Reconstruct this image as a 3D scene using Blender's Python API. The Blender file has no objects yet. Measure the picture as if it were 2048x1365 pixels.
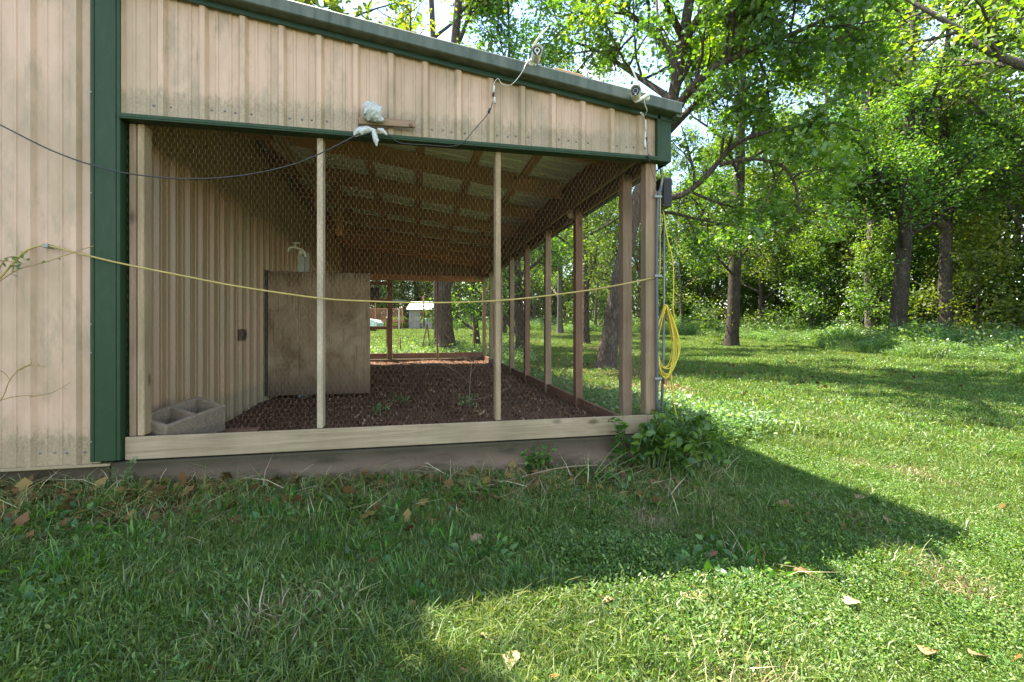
import bpy, bmesh, math, random
import numpy as np
from mathutils import Vector, Matrix, Quaternion, noise
random.seed(7); np.random.seed(7)
sc = bpy.context.scene
COL = sc.collection
# ---------------------------------------------------------------- camera, sky, sun, exposure
CH = 1.12; YAW = math.radians(11.8); F = 930.0
cs, sn = math.cos(YAW), math.sin(YAW)
cam = bpy.data.cameras.new('camera'); camo = bpy.data.objects.new('camera', cam); COL.objects.link(camo)
cam.sensor_width = 36; cam.lens = F/2048*36; cam.shift_y = -32.5/2048
cam.clip_start = .05; cam.clip_end = 2000
camo.location = (0, 0, CH); camo.rotation_euler = (math.radians(90), 0, -YAW)
sc.camera = camo
SX, SY = .33, -.465                       # shadow run per metre of height
w = bpy.data.worlds.new('World'); sc.world = w; w.use_nodes = True
nt = w.node_tree; nt.nodes.clear()
sky = nt.nodes.new('ShaderNodeTexSky'); sky.sky_type = 'NISHITA'; sky.sun_disc = False
sky.sun_elevation = math.radians(60.3); sky.sun_rotation = math.atan2(-SX, -SY)
sky.air_density = 1.0; sky.dust_density = .15; sky.ozone_density = 3.0
geo = nt.nodes.new('ShaderNodeTexCoord')
cn = nt.nodes.new('ShaderNodeTexNoise'); cn.inputs['Scale'].default_value = 2.6; cn.inputs['Detail'].default_value = 8; cn.inputs['Roughness'].default_value = .62
cmap = nt.nodes.new('ShaderNodeMapping'); cmap.inputs['Scale'].default_value = (1, 1, 2.2); cmap.inputs['Location'].default_value = (3.3, .4, 1.7)
cr = nt.nodes.new('ShaderNodeValToRGB'); cr.color_ramp.elements[0].position = .53; cr.color_ramp.elements[1].position = .76
mx = nt.nodes.new('ShaderNodeMix'); mx.data_type = 'RGBA'
mx.inputs['B'].default_value = (9.5, 9.3, 9.0, 1)
bg = nt.nodes.new('ShaderNodeBackground'); bg.inputs['Strength'].default_value = .14
out = nt.nodes.new('ShaderNodeOutputWorld')
L = nt.links.new
L(geo.outputs['Generated'], cmap.inputs['Vector']); L(cmap.outputs[0], cn.inputs['Vector']); L(cn.outputs['Fac'], cr.inputs[0])
L(cr.outputs[0], mx.inputs['Factor']); L(sky.outputs[0], mx.inputs['A']); L(mx.outputs['Result'], bg.inputs[0]); L(bg.outputs[0], out.inputs[0])
sl = bpy.data.lights.new('sun', 'SUN'); sl.energy = 4.7; sl.angle = math.radians(.5); sl.color = (1, .955, .87)
so = bpy.data.objects.new('sun', sl); COL.objects.link(so)
so.rotation_mode = 'QUATERNION'; so.rotation_quaternion = Vector((SX, SY, -1)).to_track_quat('-Z', 'Y')
so.location = (-6, 8, 20)
sc.view_settings.view_transform = 'Standard'; sc.view_settings.look = 'None'; sc.view_settings.gamma = 1
sc.view_settings.use_curve_mapping = False
sc.view_settings.exposure = 2.3
try:
    sc.view_settings.use_white_balance = True; sc.view_settings.white_balance_temperature = 7300
except Exception: pass
sc.render.engine = 'CYCLES'
sc.cycles.max_bounces = 8; sc.cycles.diffuse_bounces = 4; sc.cycles.transmission_bounces = 6; sc.cycles.transparent_max_bounces = 8
sc.cycles.use_denoising = True

# ---------------------------------------------------------------- measuring helpers (a pixel of the photo and one known plane give a place)
def onY(x, y, Y):
    X = Y*math.tan(math.atan((x-1024)/F)+YAW); d = Y*cs+X*sn
    return Vector((X, Y, CH+(650-y)*d/F))
def onD(x, y, d):
    u = (x-1024)/F*d
    return Vector((u*cs+d*sn, d*cs-u*sn, CH+(650-y)*d/F))
def onX(x, y, X):
    return onY(x, y, X/math.tan(math.atan((x-1024)/F)+YAW))
def sst(a, b, t):
    t = max(0, min(1, (t-a)/(b-a))); return t*t*(3-2*t)
def gz(x, y):
    s = min(.3, max(0, 1.9-x)*.034 + max(0, -2-x)*.05)*(1-sst(4.5, 10, y))
    return s + .75*sst(14, 42, y) + .012*math.sin(x*1.7+y*.9)*math.cos(y*1.3-x*.4) + .03*math.sin(x*.31+1)*math.sin(y*.27)*sst(6, 14, abs(x)+abs(y))
def onG(x, y):
    d = 3
    for i in range(30):
        p = onD(x, y, d); d = .5*d + .5*(CH-gz(p.x, p.y))*F/max(2, y-650)
    p = onD(x, y, d); p.z = gz(p.x, p.y); return p

# ---------------------------------------------------------------- object helpers
def tag(o, label=None, cat=None, group=None, kind=None):
    for k, v in (('label', label), ('category', cat), ('group', group), ('kind', kind)):
        if v: o[k] = v
    return o
def empty(name, label, cat, loc=(0, 0, 0), group=None):
    o = bpy.data.objects.new(name, None); COL.objects.link(o); o.location = loc; o.empty_display_size = .1
    return tag(o, label, cat, group)
def link(name, me, mat=None, parent=None, label=None, kind=None):
    """a mesh in world coordinates becomes one object; with a parent it keeps its world place"""
    o = bpy.data.objects.new(name, me); COL.objects.link(o)
    if mat and not me.materials: me.materials.append(mat)
    if parent is not None:
        o.parent = parent
        M = Matrix.Translation(parent.location) if parent.rotation_euler.z == 0 else None
        if M is not None and any(parent.location): o.location = -parent.location
        if parent.parent is not None and parent.type == 'MESH': o.location = (0, 0, 0)
        if parent.type == 'MESH': o.location = (0, 0, 0)
    if label: o['label'] = label
    if kind: o['kind'] = kind
    return o
def npmesh(name, V, T, attr=None, smooth=False):
    V = np.asarray(V, np.float32).reshape(-1, 3); T = np.asarray(T, np.int32)
    k = T.shape[1]
    me = bpy.data.meshes.new(name)
    me.vertices.add(len(V)); me.vertices.foreach_set('co', V.ravel())
    me.loops.add(T.size); me.loops.foreach_set('vertex_index', T.ravel())
    me.polygons.add(len(T)); me.polygons.foreach_set('loop_start', np.arange(0, T.size, k, dtype=np.int32))
    try: me.polygons.foreach_set('loop_total', np.full(len(T), k, np.int32))
    except Exception: pass
    if smooth: me.polygons.foreach_set('use_smooth', np.ones(len(T), bool))
    me.update(calc_edges=True)
    if attr is not None:
        a = me.attributes.new('rnd', 'FLOAT', 'POINT'); a.data.foreach_set('value', np.asarray(attr, np.float32))
    return me
class MB:
    """collects shapes for ONE mesh"""
    def __init__(s): s.v = []; s.f = []; s.sm = []
    def add(s, vs, fs, sm=False):
        n = len(s.v); s.v += [tuple(v) for v in vs]; s.f += [tuple(i+n for i in f) for f in fs]; s.sm += [sm]*len(fs); return s
    def box(s, a, b, M=None):
        (x0, y0, z0), (x1, y1, z1) = a, b
        vs = [Vector(p) for p in ((x0,y0,z0),(x1,y0,z0),(x1,y1,z0),(x0,y1,z0),(x0,y0,z1),(x1,y0,z1),(x1,y1,z1),(x0,y1,z1))]
        if M is not None: vs = [M @ v for v in vs]
        return s.add(vs, [(3,2,1,0),(4,5,6,7),(0,1,5,4),(1,2,6,5),(2,3,7,6),(3,0,4,7)])
    def bar(s, p, q, w, h, up=(0, 0, 1)):
        p, q = Vector(p), Vector(q); d = (q-p); Ln = d.length; d.normalize()
        u = Vector(up); r = d.cross(u).normalized(); u = r.cross(d)
        M = Matrix(((r.x, d.x, u.x, p.x), (r.y, d.y, u.y, p.y), (r.z, d.z, u.z, p.z), (0, 0, 0, 1)))
        return s.box((-w/2, 0, -h/2), (w/2, Ln, h/2), M)
    def tube(s, pts, r, n=6, caps=True, sm=True):
        pts = [Vector(p) for p in pts]; rs = r if hasattr(r, '__len__') else [r]*len(pts)
        vs = []; fs = []; prev = None
        for i, p in enumerate(pts):
            t = (pts[min(i+1, len(pts)-1)]-pts[max(i-1, 0)])
            t = t.normalized() if t.length > 1e-9 else Vector((0, 0, 1))
            if prev is None: a = t.orthogonal().normalized()
            else: a = (prev - t*prev.dot(t)); a = a.normalized() if a.length > 1e-6 else t.orthogonal().normalized()
            prev = a; b = t.cross(a)
            for k in range(n):
                th = 2*math.pi*k/n; vs.append(p+(a*math.cos(th)+b*math.sin(th))*rs[i])
        for i in range(len(pts)-1):
            for k in range(n):
                k2 = (k+1) % n; fs.append((i*n+k, i*n+k2, (i+1)*n+k2, (i+1)*n+k))
        s.add(vs, fs, sm)
        if caps:
            m = len(s.v)-len(vs); s.f.append(tuple(m+k for k in range(n))[::-1]); s.sm.append(False)
            s.f.append(tuple(m+(len(pts)-1)*n+k for k in range(n))); s.sm.append(False)
        return s
    def lathe(s, prof, n=16, M=None):
        vs = []; fs = []
        for (r, z) in prof:
            for k in range(n):
                th = 2*math.pi*k/n; vs.append(Vector((r*math.cos(th), r*math.sin(th), z)))
        if M is not None: vs = [M @ v for v in vs]
        for i in range(len(prof)-1):
            for k in range(n):
                k2 = (k+1) % n; fs.append((i*n+k, i*n+k2, (i+1)*n+k2, (i+1)*n+k))
        return s.add(vs, fs, True)
    def build(s, name, mat, parent=None, bevel=0, label=None, kind=None):
        me = bpy.data.meshes.new(name); me.from_pydata(s.v, [], s.f)
        me.polygons.foreach_set('use_smooth', s.sm)
        if bevel:
            bm = bmesh.new(); bm.from_mesh(me)
            bmesh.ops.bevel(bm, geom=bm.edges[:], offset=bevel, segments=1, affect='EDGES', clamp_overlap=True)
            bm.to_mesh(me); bm.free()
        me.update()
        return link(name, me, mat, parent, label, kind)
def spline(ps, n=6):
    ps = [Vector(p) for p in ps]; out = []
    P = [ps[0]*2-ps[1]]+ps+[ps[-1]*2-ps[-2]]
    for i in range(1, len(P)-2):
        for k in range(n):
            t = k/n; a, b, c, d = P[i-1], P[i], P[i+1], P[i+2]
            out.append(.5*((2*b)+(c-a)*t+(2*a-5*b+4*c-d)*t*t+(3*b-a-3*c+d)*t**3))
    return out+[ps[-1]]

# ---------------------------------------------------------------- materials
class NT:
    def __init__(s, name):
        s.m = bpy.data.materials.new(name); s.m.use_nodes = True; s.t = s.m.node_tree; s.t.nodes.clear()
        s.out = s.n('ShaderNodeOutputMaterial')
    def n(s, ty, **k):
        x = s.t.nodes.new(ty)
        for a, b in k.items(): setattr(x, a, b)
        return x
    def l(s, a, b): s.t.links.new(a, b)
    def pos(s, scale=(1, 1, 1), loc=(0, 0, 0)):
        g = s.n('ShaderNodeNewGeometry'); m = s.n('ShaderNodeMapping'); m.inputs['Scale'].default_value = scale; m.inputs['Location'].default_value = loc
        s.l(g.outputs['Position'], m.inputs[0]); return m.outputs[0]
    def noise(s, vec, scale, detail=4, rough=.55, dist=0):
        x = s.n('ShaderNodeTexNoise'); x.inputs['Scale'].default_value = scale; x.inputs['Detail'].default_value = detail
        x.inputs['Roughness'].default_value = rough; x.inputs['Distortion'].default_value = dist
        s.l(vec, x.inputs['Vector']); return x.outputs['Fac']
    def ramp(s, f, stops):
        r = s.n('ShaderNodeValToRGB'); e = r.color_ramp.elements
        while len(e) < len(stops): e.new(.5)
        for i, (p, c) in enumerate(stops):
            e[i].position = p; e[i].color = (c, c, c, 1) if not hasattr(c, '__len__') else (*c, 1)
        s.l(f, r.inputs[0]); return r.outputs[0]
    def mix(s, f, a, b, mode='MIX'):
        x = s.n('ShaderNodeMix', data_type='RGBA', blend_type=mode)
        for v, nm in ((f, 'Factor'), (a, 'A'), (b, 'B')):
            if isinstance(v, (int, float)): x.inputs[nm].default_value = v
            elif isinstance(v, tuple): x.inputs[nm].default_value = (*v, 1)
            else: s.l(v, x.inputs[nm])
        return x.outputs['Result']
    def math(s, op, a, b=0):
        x = s.n('ShaderNodeMath', operation=op)
        for i, v in enumerate((a, b)):
            if isinstance(v, (int, float)): x.inputs[i].default_value = v
            else: s.l(v, x.inputs[i])
        return x.outputs[0]
    def bsdf(s, col, rough=.7, metal=0, bump=None, bs=.3, bd=.01, spec=.5):
        p = s.n('ShaderNodeBsdfPrincipled')
        for v, nm in ((col, 'Base Color'), (rough, 'Roughness'), (metal, 'Metallic')):
            if isinstance(v, tuple): p.inputs[nm].default_value = (*v, 1)
            elif isinstance(v, (int, float)): p.inputs[nm].default_value = v
            else: s.l(v, p.inputs[nm])
        p.inputs['Specular IOR Level'].default_value = spec
        if bump is not None:
            b = s.n('ShaderNodeBump'); b.inputs['Strength'].default_value = bs; b.inputs['Distance'].default_value = bd
            s.l(bump, b.inputs['Height']); s.l(b.outputs[0], p.inputs['Normal'])
        s.l(p.outputs[0], s.out.inputs[0]); return s.m
    def sepz(s):
        g = s.n('ShaderNodeNewGeometry'); x = s.n('ShaderNodeSeparateXYZ'); s.l(g.outputs['Position'], x.inputs[0]); return x.outputs
def plain(name, c, rough=.6, metal=0, var=.25, sc_=30, bs=.1):
    t = NT(name); n = t.noise(t.pos(), sc_, 5)
    col = t.mix(n, tuple(v*(1-var) for v in c), tuple(min(1, v*(1+var)) for v in c))
    return t.bsdf(col, rough, metal, n, bs, .003)
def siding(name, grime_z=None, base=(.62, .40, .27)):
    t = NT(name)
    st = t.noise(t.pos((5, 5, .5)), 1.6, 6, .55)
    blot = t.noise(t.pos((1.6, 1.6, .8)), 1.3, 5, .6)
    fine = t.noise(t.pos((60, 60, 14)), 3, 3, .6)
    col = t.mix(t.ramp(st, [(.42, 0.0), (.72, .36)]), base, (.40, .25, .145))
    col = t.mix(t.ramp(blot, [(.44, 0.0), (.66, .7)]), col, (.30, .21, .10))
    col = t.mix(t.math('MULTIPLY', fine, .35), col, (.30, .21, .14))
    mil = t.noise(t.pos((3.2, 3.2, 1.1), (8, 2, 5)), 1.7, 8, .72)
    col = t.mix(t.ramp(mil, [(.50, 0.0), (.64, .62)]), col, (.25, .205, .115))
    runs = t.noise(t.pos((55, 55, 2.2), (4, 1, 2)), 1.0, 3, .5)
    col = t.mix(t.ramp(runs, [(.71, 0.0), (.78, .6)]), col, (.13, .085, .045))
    if grime_z is not None:
        z = t.sepz()[2]; edge = t.noise(t.pos((22, 22, 10)), 1.2, 7, .75)
        h = t.math('SUBTRACT', t.math('MULTIPLY', edge, .34), t.math('SUBTRACT', z, grime_z))
        g = t.ramp(t.math('ADD', t.math('MULTIPLY', h, 6), .2), [(.18, 0.0), (.62, .8)])
        spk = t.noise(t.pos((1, 1, 1)), 90, 4, .7)
        col = t.mix(t.math('MULTIPLY', g, t.ramp(spk, [(.40, .35), (.58, 1.0)])), col, (.11, .085, .04))
        h2 = t.ramp(t.math('ADD', t.math('MULTIPLY', h, 2.2), .55), [(.35, 0.0), (.9, .55)])
        col = t.mix(h2, col, (.36, .28, .16))
    return t.bsdf(col, .42, 0, fine, .06, .002, .45)
def wood(name, c1, c2, axis, green=0, rough=.8, knots=True):
    t = NT(name); s = [38, 38, 38]; s[axis] = 1.3
    g = t.noise(t.pos(tuple(s)), 1.0, 6, .62, 1.2)
    big = t.noise(t.pos(), 2.3, 4)
    fine = [260, 260, 260]; fine[axis] = 9
    fg = t.noise(t.pos(tuple(fine)), 1, 3)
    col = t.mix(t.ramp(g, [(.3, 0.0), (.7, 1.0)]), c1, c2)
    col = t.mix(t.math('MULTIPLY', t.ramp(big, [(.4, 0.0), (.7, 1.0)]), .45), col, tuple(v*.55 for v in c1))
    col = t.mix(t.ramp(fg, [(.55, 0.0), (.75, .35)]), col, tuple(v*.35 for v in c1))
    if knots:
        kp = [5, 5, 5]; kp[axis] = 2.2
        v = t.n('ShaderNodeTexVoronoi'); v.inputs['Scale'].default_value = 1.0; t.l(t.pos(tuple(kp)), v.inputs['Vector'])
        col = t.mix(t.ramp(v.outputs['Distance'], [(.05, .85), (.13, 0.0)]), col, tuple(x*.28 for x in c1))
    if green:
        gm = t.noise(t.pos((3, 3, 1.2), (7, 2, 1)), 1.6, 6, .65)
        col = t.mix(t.math('MULTIPLY', t.ramp(gm, [(.45, 0.0), (.62, 1.0)]), green), col, (.13, .15, .035))
    return t.bsdf(col, rough, 0, g, .35, .004, .25)
def leafmat(name, dark, mid, light, tw=.45, gl=.10, trans=(1.65, 1.75, .5), patch=None, grough=.38):
    t = NT(name)
    a = t.n('ShaderNodeAttribute', attribute_name='rnd'); oi = t.n('ShaderNodeObjectInfo')
    f = a.outputs['Fac']
    col = t.ramp(f, [(0, dark), (.55, mid), (.92, light), (1, tuple(min(1, v*1.25) for v in light))])
    hs = t.n('ShaderNodeHueSaturation'); t.l(col, hs.inputs['Color'])
    t.l(t.math('ADD', t.math('MULTIPLY', oi.outputs['Random'], .045), .475), hs.inputs['Hue'])
    t.l(t.math('ADD', t.math('MULTIPLY', oi.outputs['Random'], .45), .80), hs.inputs['Value'])
    col = hs.outputs[0]
    if patch:
        for (scale, lo, hi, c, amt, off) in patch:
            n = t.noise(t.pos((1, 1, .2), off), scale, 5, .6)
            col = t.mix(t.math('MULTIPLY', t.ramp(n, [(lo, 0.0), (hi, 1.0)]), amt), col, c)
    tc = t.mix(1.0, col, trans, 'MULTIPLY')
    d = t.n('ShaderNodeBsdfDiffuse'); tr = t.n('ShaderNodeBsdfTranslucent'); g = t.n('ShaderNodeBsdfGlossy')
    g.inputs['Roughness'].default_value = grough; g.inputs['Color'].default_value = (.9, .95, 1, 1)
    t.l(col, d.inputs[0]); t.l(tc, tr.inputs[0])
    m1 = t.n('ShaderNodeMixShader'); m1.inputs[0].default_value = tw; t.l(d.outputs[0], m1.inputs[1]); t.l(tr.outputs[0], m1.inputs[2])
    m2 = t.n('ShaderNodeMixShader'); m2.inputs[0].default_value = gl; t.l(m1.outputs[0], m2.inputs[1]); t.l(g.outputs[0], m2.inputs[2])
    t.l(m2.outputs[0], t.out.inputs[0]); return t.m
def bark(name, c1, c2, sc_=1):
    t = NT(name); v = t.n('ShaderNodeTexVoronoi'); v.feature = 'DISTANCE_TO_EDGE'; v.inputs['Scale'].default_value = 1
    wv = t.n('ShaderNodeVectorMath', operation='ADD'); ns = t.n('ShaderNodeTexNoise'); ns.inputs['Scale'].default_value = 6
    p = t.pos((17*sc_, 17*sc_, 4*sc_)); t.l(p, ns.inputs['Vector']); t.l(p, wv.inputs[0]); t.l(ns.outputs['Color'], wv.inputs[1]); t.l(wv.outputs[0], v.inputs['Vector'])
    n = t.noise(t.pos((8, 8, 2.5)), 2, 6, .65); lich = t.noise(t.pos(), 3.1, 5, .6)
    h = t.math('ADD', t.ramp(v.outputs[0], [(0, 0.0), (.35, 1.0)]), t.math('MULTIPLY', n, .7))
    col = t.mix(t.ramp(h, [(.2, 0.0), (1, 1.0)]), c1, c2)
    col = t.mix(t.ramp(lich, [(.55, 0.0), (.72, .45)]), col, (.20, .21, .15))
    return t.bsdf(col, .9, 0, h, .9, .03, .15)
M = {}
M['siding'] = siding('tan_siding', 2.41)
M['siding_left'] = siding('tan_siding_tall', .33)
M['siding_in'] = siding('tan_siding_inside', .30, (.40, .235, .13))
t = NT('green_trim'); n1 = t.noise(t.pos((6, 6, 1)), 2, 5, .6); n2 = t.noise(t.pos((14, 14, 4)), 3, 5, .7)
M['green'] = t.bsdf(t.mix(t.ramp(n2, [(.5, 0.0), (.75, .5)]), t.mix(n1, (.013, .036, .013), (.022, .052, .020)), (.05, .066, .032)), .5, 0, n2, .08, .002, .25)
t = NT('faded_rake_trim'); n1 = t.noise(t.pos((7, 7, 1.2)), 2.2, 6, .65); n2 = t.noise(t.pos((60, 60, 8)), 1, 4, .6)
M['rake'] = t.bsdf(t.mix(t.ramp(n1, [(.35, 0.0), (.68, 1.0)]), (.040, .058, .038), (.11, .125, .09)), .62, 0, n2, .1, .002)
M['drip'] = plain('dark_green_drip_edge', (.015, .05, .03), .45)
M['concrete'] = None
t = NT('stained_concrete'); a = t.noise(t.pos((1.5, 1.5, 4)), 1.6, 7, .65); b = t.noise(t.pos(), 60, 5, .7)
z = t.sepz()[2]; zz = t.ramp(t.math('ADD', t.math('MULTIPLY', t.math('SUBTRACT', z, .10), 3.2), t.math('MULTIPLY', a, .9)), [(.62, 0.0), (1.0, 1.0)])
c = t.mix(t.ramp(a, [(.35, 0.0), (.65, 1.0)]), (.085, .056, .036), (.30, .205, .14)); c = t.mix(zz, c, (.05, .042, .02)); c = t.mix(t.math('MULTIPLY', b, .4), c, (.09, .07, .05))
M['concrete'] = t.bsdf(c, .9, 0, b, .5, .006, .2)
M['block'] = None
t = NT('concrete_block_grey'); b = t.noise(t.pos(), 75, 6, .75); a = t.noise(t.pos(), 7, 4)
M['block'] = t.bsdf(t.mix(t.ramp(b, [(.3, 0.0), (.7, 1.0)]), (.13, .10, .075), t.mix(a, (.27, .205, .14), (.38, .30, .21))), .95, 0, b, .9, .006, .1)
def woods(key, c1, c2, green=0, **k):
    for i, ax in enumerate('xyz'): M[key+'_'+ax] = wood(key+'_along_'+ax, c1, c2, i, green, **k)
woods('rafter_wood', (.40, .20, .095), (.56, .315, .17))
woods('old_wood', (.22, .135, .085), (.36, .235, .155), .25)
woods('pale_wood', (.30, .20, .115), (.46, .33, .20), .3)
woods('sill_wood', (.26, .19, .11), (.42, .315, .205), .15)
woods('dark_wood', (.16, .08, .05), (.27, .14, .09))
M['white_post'] = wood('peeling_white_post', (.40, .30, .20), (.56, .44, .31), 2, .2)
t = NT('weathered_plywood'); a = t.noise(t.pos((1.2, 1.2, 1)), 2.6, 6, .65, .6); b = t.noise(t.pos((50, 50, 2.2)), 1, 5, .6)
z = t.sepz()[2]
c = t.mix(t.ramp(a, [(.35, 0.0), (.65, 1.0)]), (.19, .12, .065), (.37, .265, .165))
edge = t.ramp(t.math('ADD', t.math('MULTIPLY', t.math('SUBTRACT', z, 1.55), 2.2), t.math('MULTIPLY', b, .75)), [(.50, 0.0), (.95, .8)])
c = t.mix(edge, c, (.075, .05, .03)); c = t.mix(t.ramp(b, [(.56, 0.0), (.68, .75)]), c, (.11, .07, .04))
low = t.ramp(t.math('ADD', t.math('MULTIPLY', t.math('SUBTRACT', .62, z), 2.0), t.math('MULTIPLY', a, .5)), [(.3, 0.0), (1, .85)])
c = t.mix(low, c, (.10, .065, .04))
M['ply'] = t.bsdf(c, .85, 0, b, .3, .004, .2)
t = NT('galvanised_roof'); a = t.noise(t.pos((1, 9, 1)), 1.4, 5); M['roof_metal'] = t.bsdf(t.mix(a, (.62, .57, .50), (.80, .76, .69)), .40, .15, a, .05, .003)
M['wire'] = plain('rusty_chicken_wire', (.21, .135, .08), .5, .3, .35, 12)
M['galv'] = plain('galvanised_steel', (.22, .225, .22), .5, .5, .2, 50)
M['conduit'] = plain('grey_conduit', (.075, .08, .09), .5, .1, .2, 30)
M['black'] = plain('black_plastic', (.018, .018, .02), .38, 0, .3, 40, .05)
M['white'] = plain('dirty_white_plastic', (.62, .60, .50), .4, 0, .2, 45, .05)
M['lens'] = plain('lens_glass', (.008, .008, .012), .05, 0, .1)
M['yellow'] = plain('yellow_cord', (.62, .47, .045), .42, 0, .22, 25, .05)
M['yellow_old'] = plain('faded_yellow_cord', (.40, .29, .08), .55, 0, .35, 9, .05)
M['grey_cable'] = plain('black_cable', (.035, .03, .028), .5, 0, .3)
M['white_cord'] = plain('white_cord', (.60, .57, .48), .45, 0, .2)
M['rust'] = plain('rusty_steel', (.13, .055, .03), .8, .3, .4, 60)
M['orange_leaf'] = plain('fallen_leaf_orange', (.20, .085, .035), .6, 0, .35, 25, .3)
M['tan_leaf'] = plain('fallen_leaf_tan', (.28, .175, .09), .6, 0, .3, 30, .3)
M['pale_leaf'] = plain('fallen_leaf_pale', (.40, .29, .16), .6, 0, .25, 30, .3)
t = NT('clear_plastic_bag'); a = t.noise(t.pos((12, 12, 20)), 2, 4)
p = t.n('ShaderNodeBsdfPrincipled'); p.inputs['Base Color'].default_value = (.60, .60, .56, 1); p.inputs['Roughness'].default_value = .25; p.inputs['Transmission Weight'].default_value = .25
bp = t.n('ShaderNodeBump'); bp.inputs['Strength'].default_value = .6; bp.inputs['Distance'].default_value = .01; t.l(a, bp.inputs['Height']); t.l(bp.outputs[0], p.inputs['Normal']); t.l(p.outputs[0], t.out.inputs[0]); M['bag'] = t.m
t = NT('pen_soil'); a = t.noise(t.pos(), 1.3, 6, .6); b = t.noise(t.pos(), 38, 6, .75)
M['soil'] = t.bsdf(t.mix(t.ramp(b, [(.35, 0.0), (.7, 1.0)]), (.07, .036, .022), t.mix(a, (.19, .10, .065), (.32, .18, .125))), .95, 0, b, 1.0, .02, .1)
t = NT('lawn_soil'); a = t.noise(t.pos(), .9, 6, .6); b = t.noise(t.pos(), 30, 6, .75); g = t.noise(t.pos((1, 1, 1), (3, 9, 0)), .35, 4, .6)
c = t.mix(t.ramp(b, [(.35, 0.0), (.7, 1.0)]), (.022, .026, .010), (.06, .085, .022)); c = t.mix(t.ramp(g, [(.55, 0.0), (.72, .35)]), c, (.10, .08, .04))
M['lawn'] = t.bsdf(c, .95, 0, b, .8, .02, .1)
M['bark_oak'] = bark('oak_bark', (.035, .026, .02), (.155, .12, .095))
M['bark_dark'] = bark('dark_bark', (.025, .02, .016), (.10, .08, .062))
M['bark_pale'] = bark('pale_bark', (.06, .05, .04), (.22, .185, .15), 1.2)
G = ((.032, .078, .010), (.080, .155, .018), (.17, .24, .03))
M['leaf_oak'] = leafmat('oak_leaves', *G, tw=.54, gl=.05, grough=.5)
M['leaf_wood'] = leafmat('wood_leaves', (.035, .085, .014), (.085, .16, .025), (.18, .25, .045), tw=.52, gl=.035, grough=.55)
M['leaf_yellow'] = leafmat('yellowing_leaves', (.06, .11, .015), (.13, .20, .025), (.26, .29, .045), tw=.5, gl=.035, grough=.55)
M['leaf_bush'] = leafmat('broad_leaves', (.028, .08, .012), (.06, .155, .022), (.12, .23, .035), tw=.38, gl=.03)
M['leaf_weed'] = leafmat('weed_leaves', (.06, .12, .045), (.12, .22, .08), (.21, .31, .14), tw=.4, gl=.03)
DRY = [(1.5, .58, .76, (.20, .17, .07), .4, (0, 0, 0)), (.45, .54, .74, (.15, .18, .05), .3, (5, 3, 0))]
M['grass'] = leafmat('grass_blades', (.040, .085, .012), (.095, .170, .026), (.23, .28, .08), tw=.35, gl=.03, patch=DRY, trans=(1.5, 1.5, .6), grough=.45)
M['clover'] = leafmat('clover_leaves', (.034, .085, .012), (.078, .160, .024), (.17, .25, .055), tw=.35, gl=.025, grough=.45)
M['straw'] = leafmat('dry_straw', (.13, .09, .04), (.27, .21, .10), (.42, .35, .20), tw=.2, gl=.04)
M['litter'] = leafmat('leaf_litter', (.07, .040, .014), (.20, .12, .045), (.38, .27, .12), tw=.1, gl=.004, trans=(1, 1, 1))
M['pen_litter'] = leafmat('pen_litter', (.05, .025, .014), (.14, .075, .042), (.24, .14, .085), tw=.05, gl=.004, trans=(1, 1, 1))
M['stem'] = plain('green_stem', (.10, .15, .04), .6); M['vine_stem'] = plain('yellow_vine_stem', (.30, .20, .06), .6); M['twig'] = plain('bare_twig', (.26, .18, .11), .8)

# ================================================================ THE GROUND
def axis_pts(a, b, c, n, pw=2.2):
    l = [c-(c-a)*((i/n)**pw) for i in range(n, 0, -1)]; r = [c+(b-c)*((i/n)**pw) for i in range(n+1)]
    return l+r
xs = axis_pts(-160, 200, 1.5, 75, 2.4); ys = axis_pts(-60, 260, 3, 75, 2.4)
V = [(x, y, gz(x, y)) for y in ys for x in xs]; nx = len(xs)
T = [(j*nx+i, j*nx+i+1, (j+1)*nx+i+1, (j+1)*nx+i) for j in range(len(ys)-1) for i in range(nx-1)]
link('lawn', npmesh('lawn', V, T, smooth=True), M['lawn'], kind='structure')
# floor of the pen
fx = np.linspace(-1.765, 1.735, 60); fy = np.linspace(3.40, 12.05, 150); V = []
def floor_z(x, y):
    m = .035*noise.noise(Vector((x*1.1, y*1.1, 0)))+.016*noise.noise(Vector((x*6, y*6, 3)))+.007*noise.noise(Vector((x*22, y*22, 5)))
    return .195+m+.05*math.exp(-((x-1.0)**2+(y-4.6)**2)/.35)
for y in fy:
    for x in fx: V.append((x, y, floor_z(x, y)))
T = [(j*60+i, j*60+i+1, (j+1)*60+i+1, (j+1)*60+i) for j in range(149) for i in range(59)]
link('dirt_floor', npmesh('dirt_floor', V, T, smooth=True), M['soil'], kind='structure')

# ================================================================ THE METAL BUILDING AND ITS LEAN-TO
RIB = .2286; R0 = .0715
def rake_z(x): return 2.781+.139*(1.947-x)
def prof(x, off=R0):
    """height of the ribbed sheet at x: tall ribs every 9 inches and two low ones between"""
    u = ((x-off)/RIB) % 1.0; u = u-1 if u > .5 else u
    a = abs(u)*RIB
    if a < .014: return .026
    if a < .030: return .026*(1-(a-.014)/.016)
    for c in (1/3,):
        b = abs(a-c*RIB)
        if b < .006: return .005
        if b < .011: return .005*(1-(b-.006)/.005)
    return 0
def prof_x(x0, x1, off=R0):
    ks = set([x0, x1]); k0 = math.floor((x0-off)/RIB)-1
    for k in range(k0, k0+int((x1-x0)/RIB)+4):
        c = off+k*RIB
        for s in (-1, 1):
            for d in (.030, .014, RIB/3-.011, RIB/3-.006, RIB/3+.006, RIB/3+.011): ks.add(c+s*d)
    return sorted(v for v in ks if x0 <= v <= x1)
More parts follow.
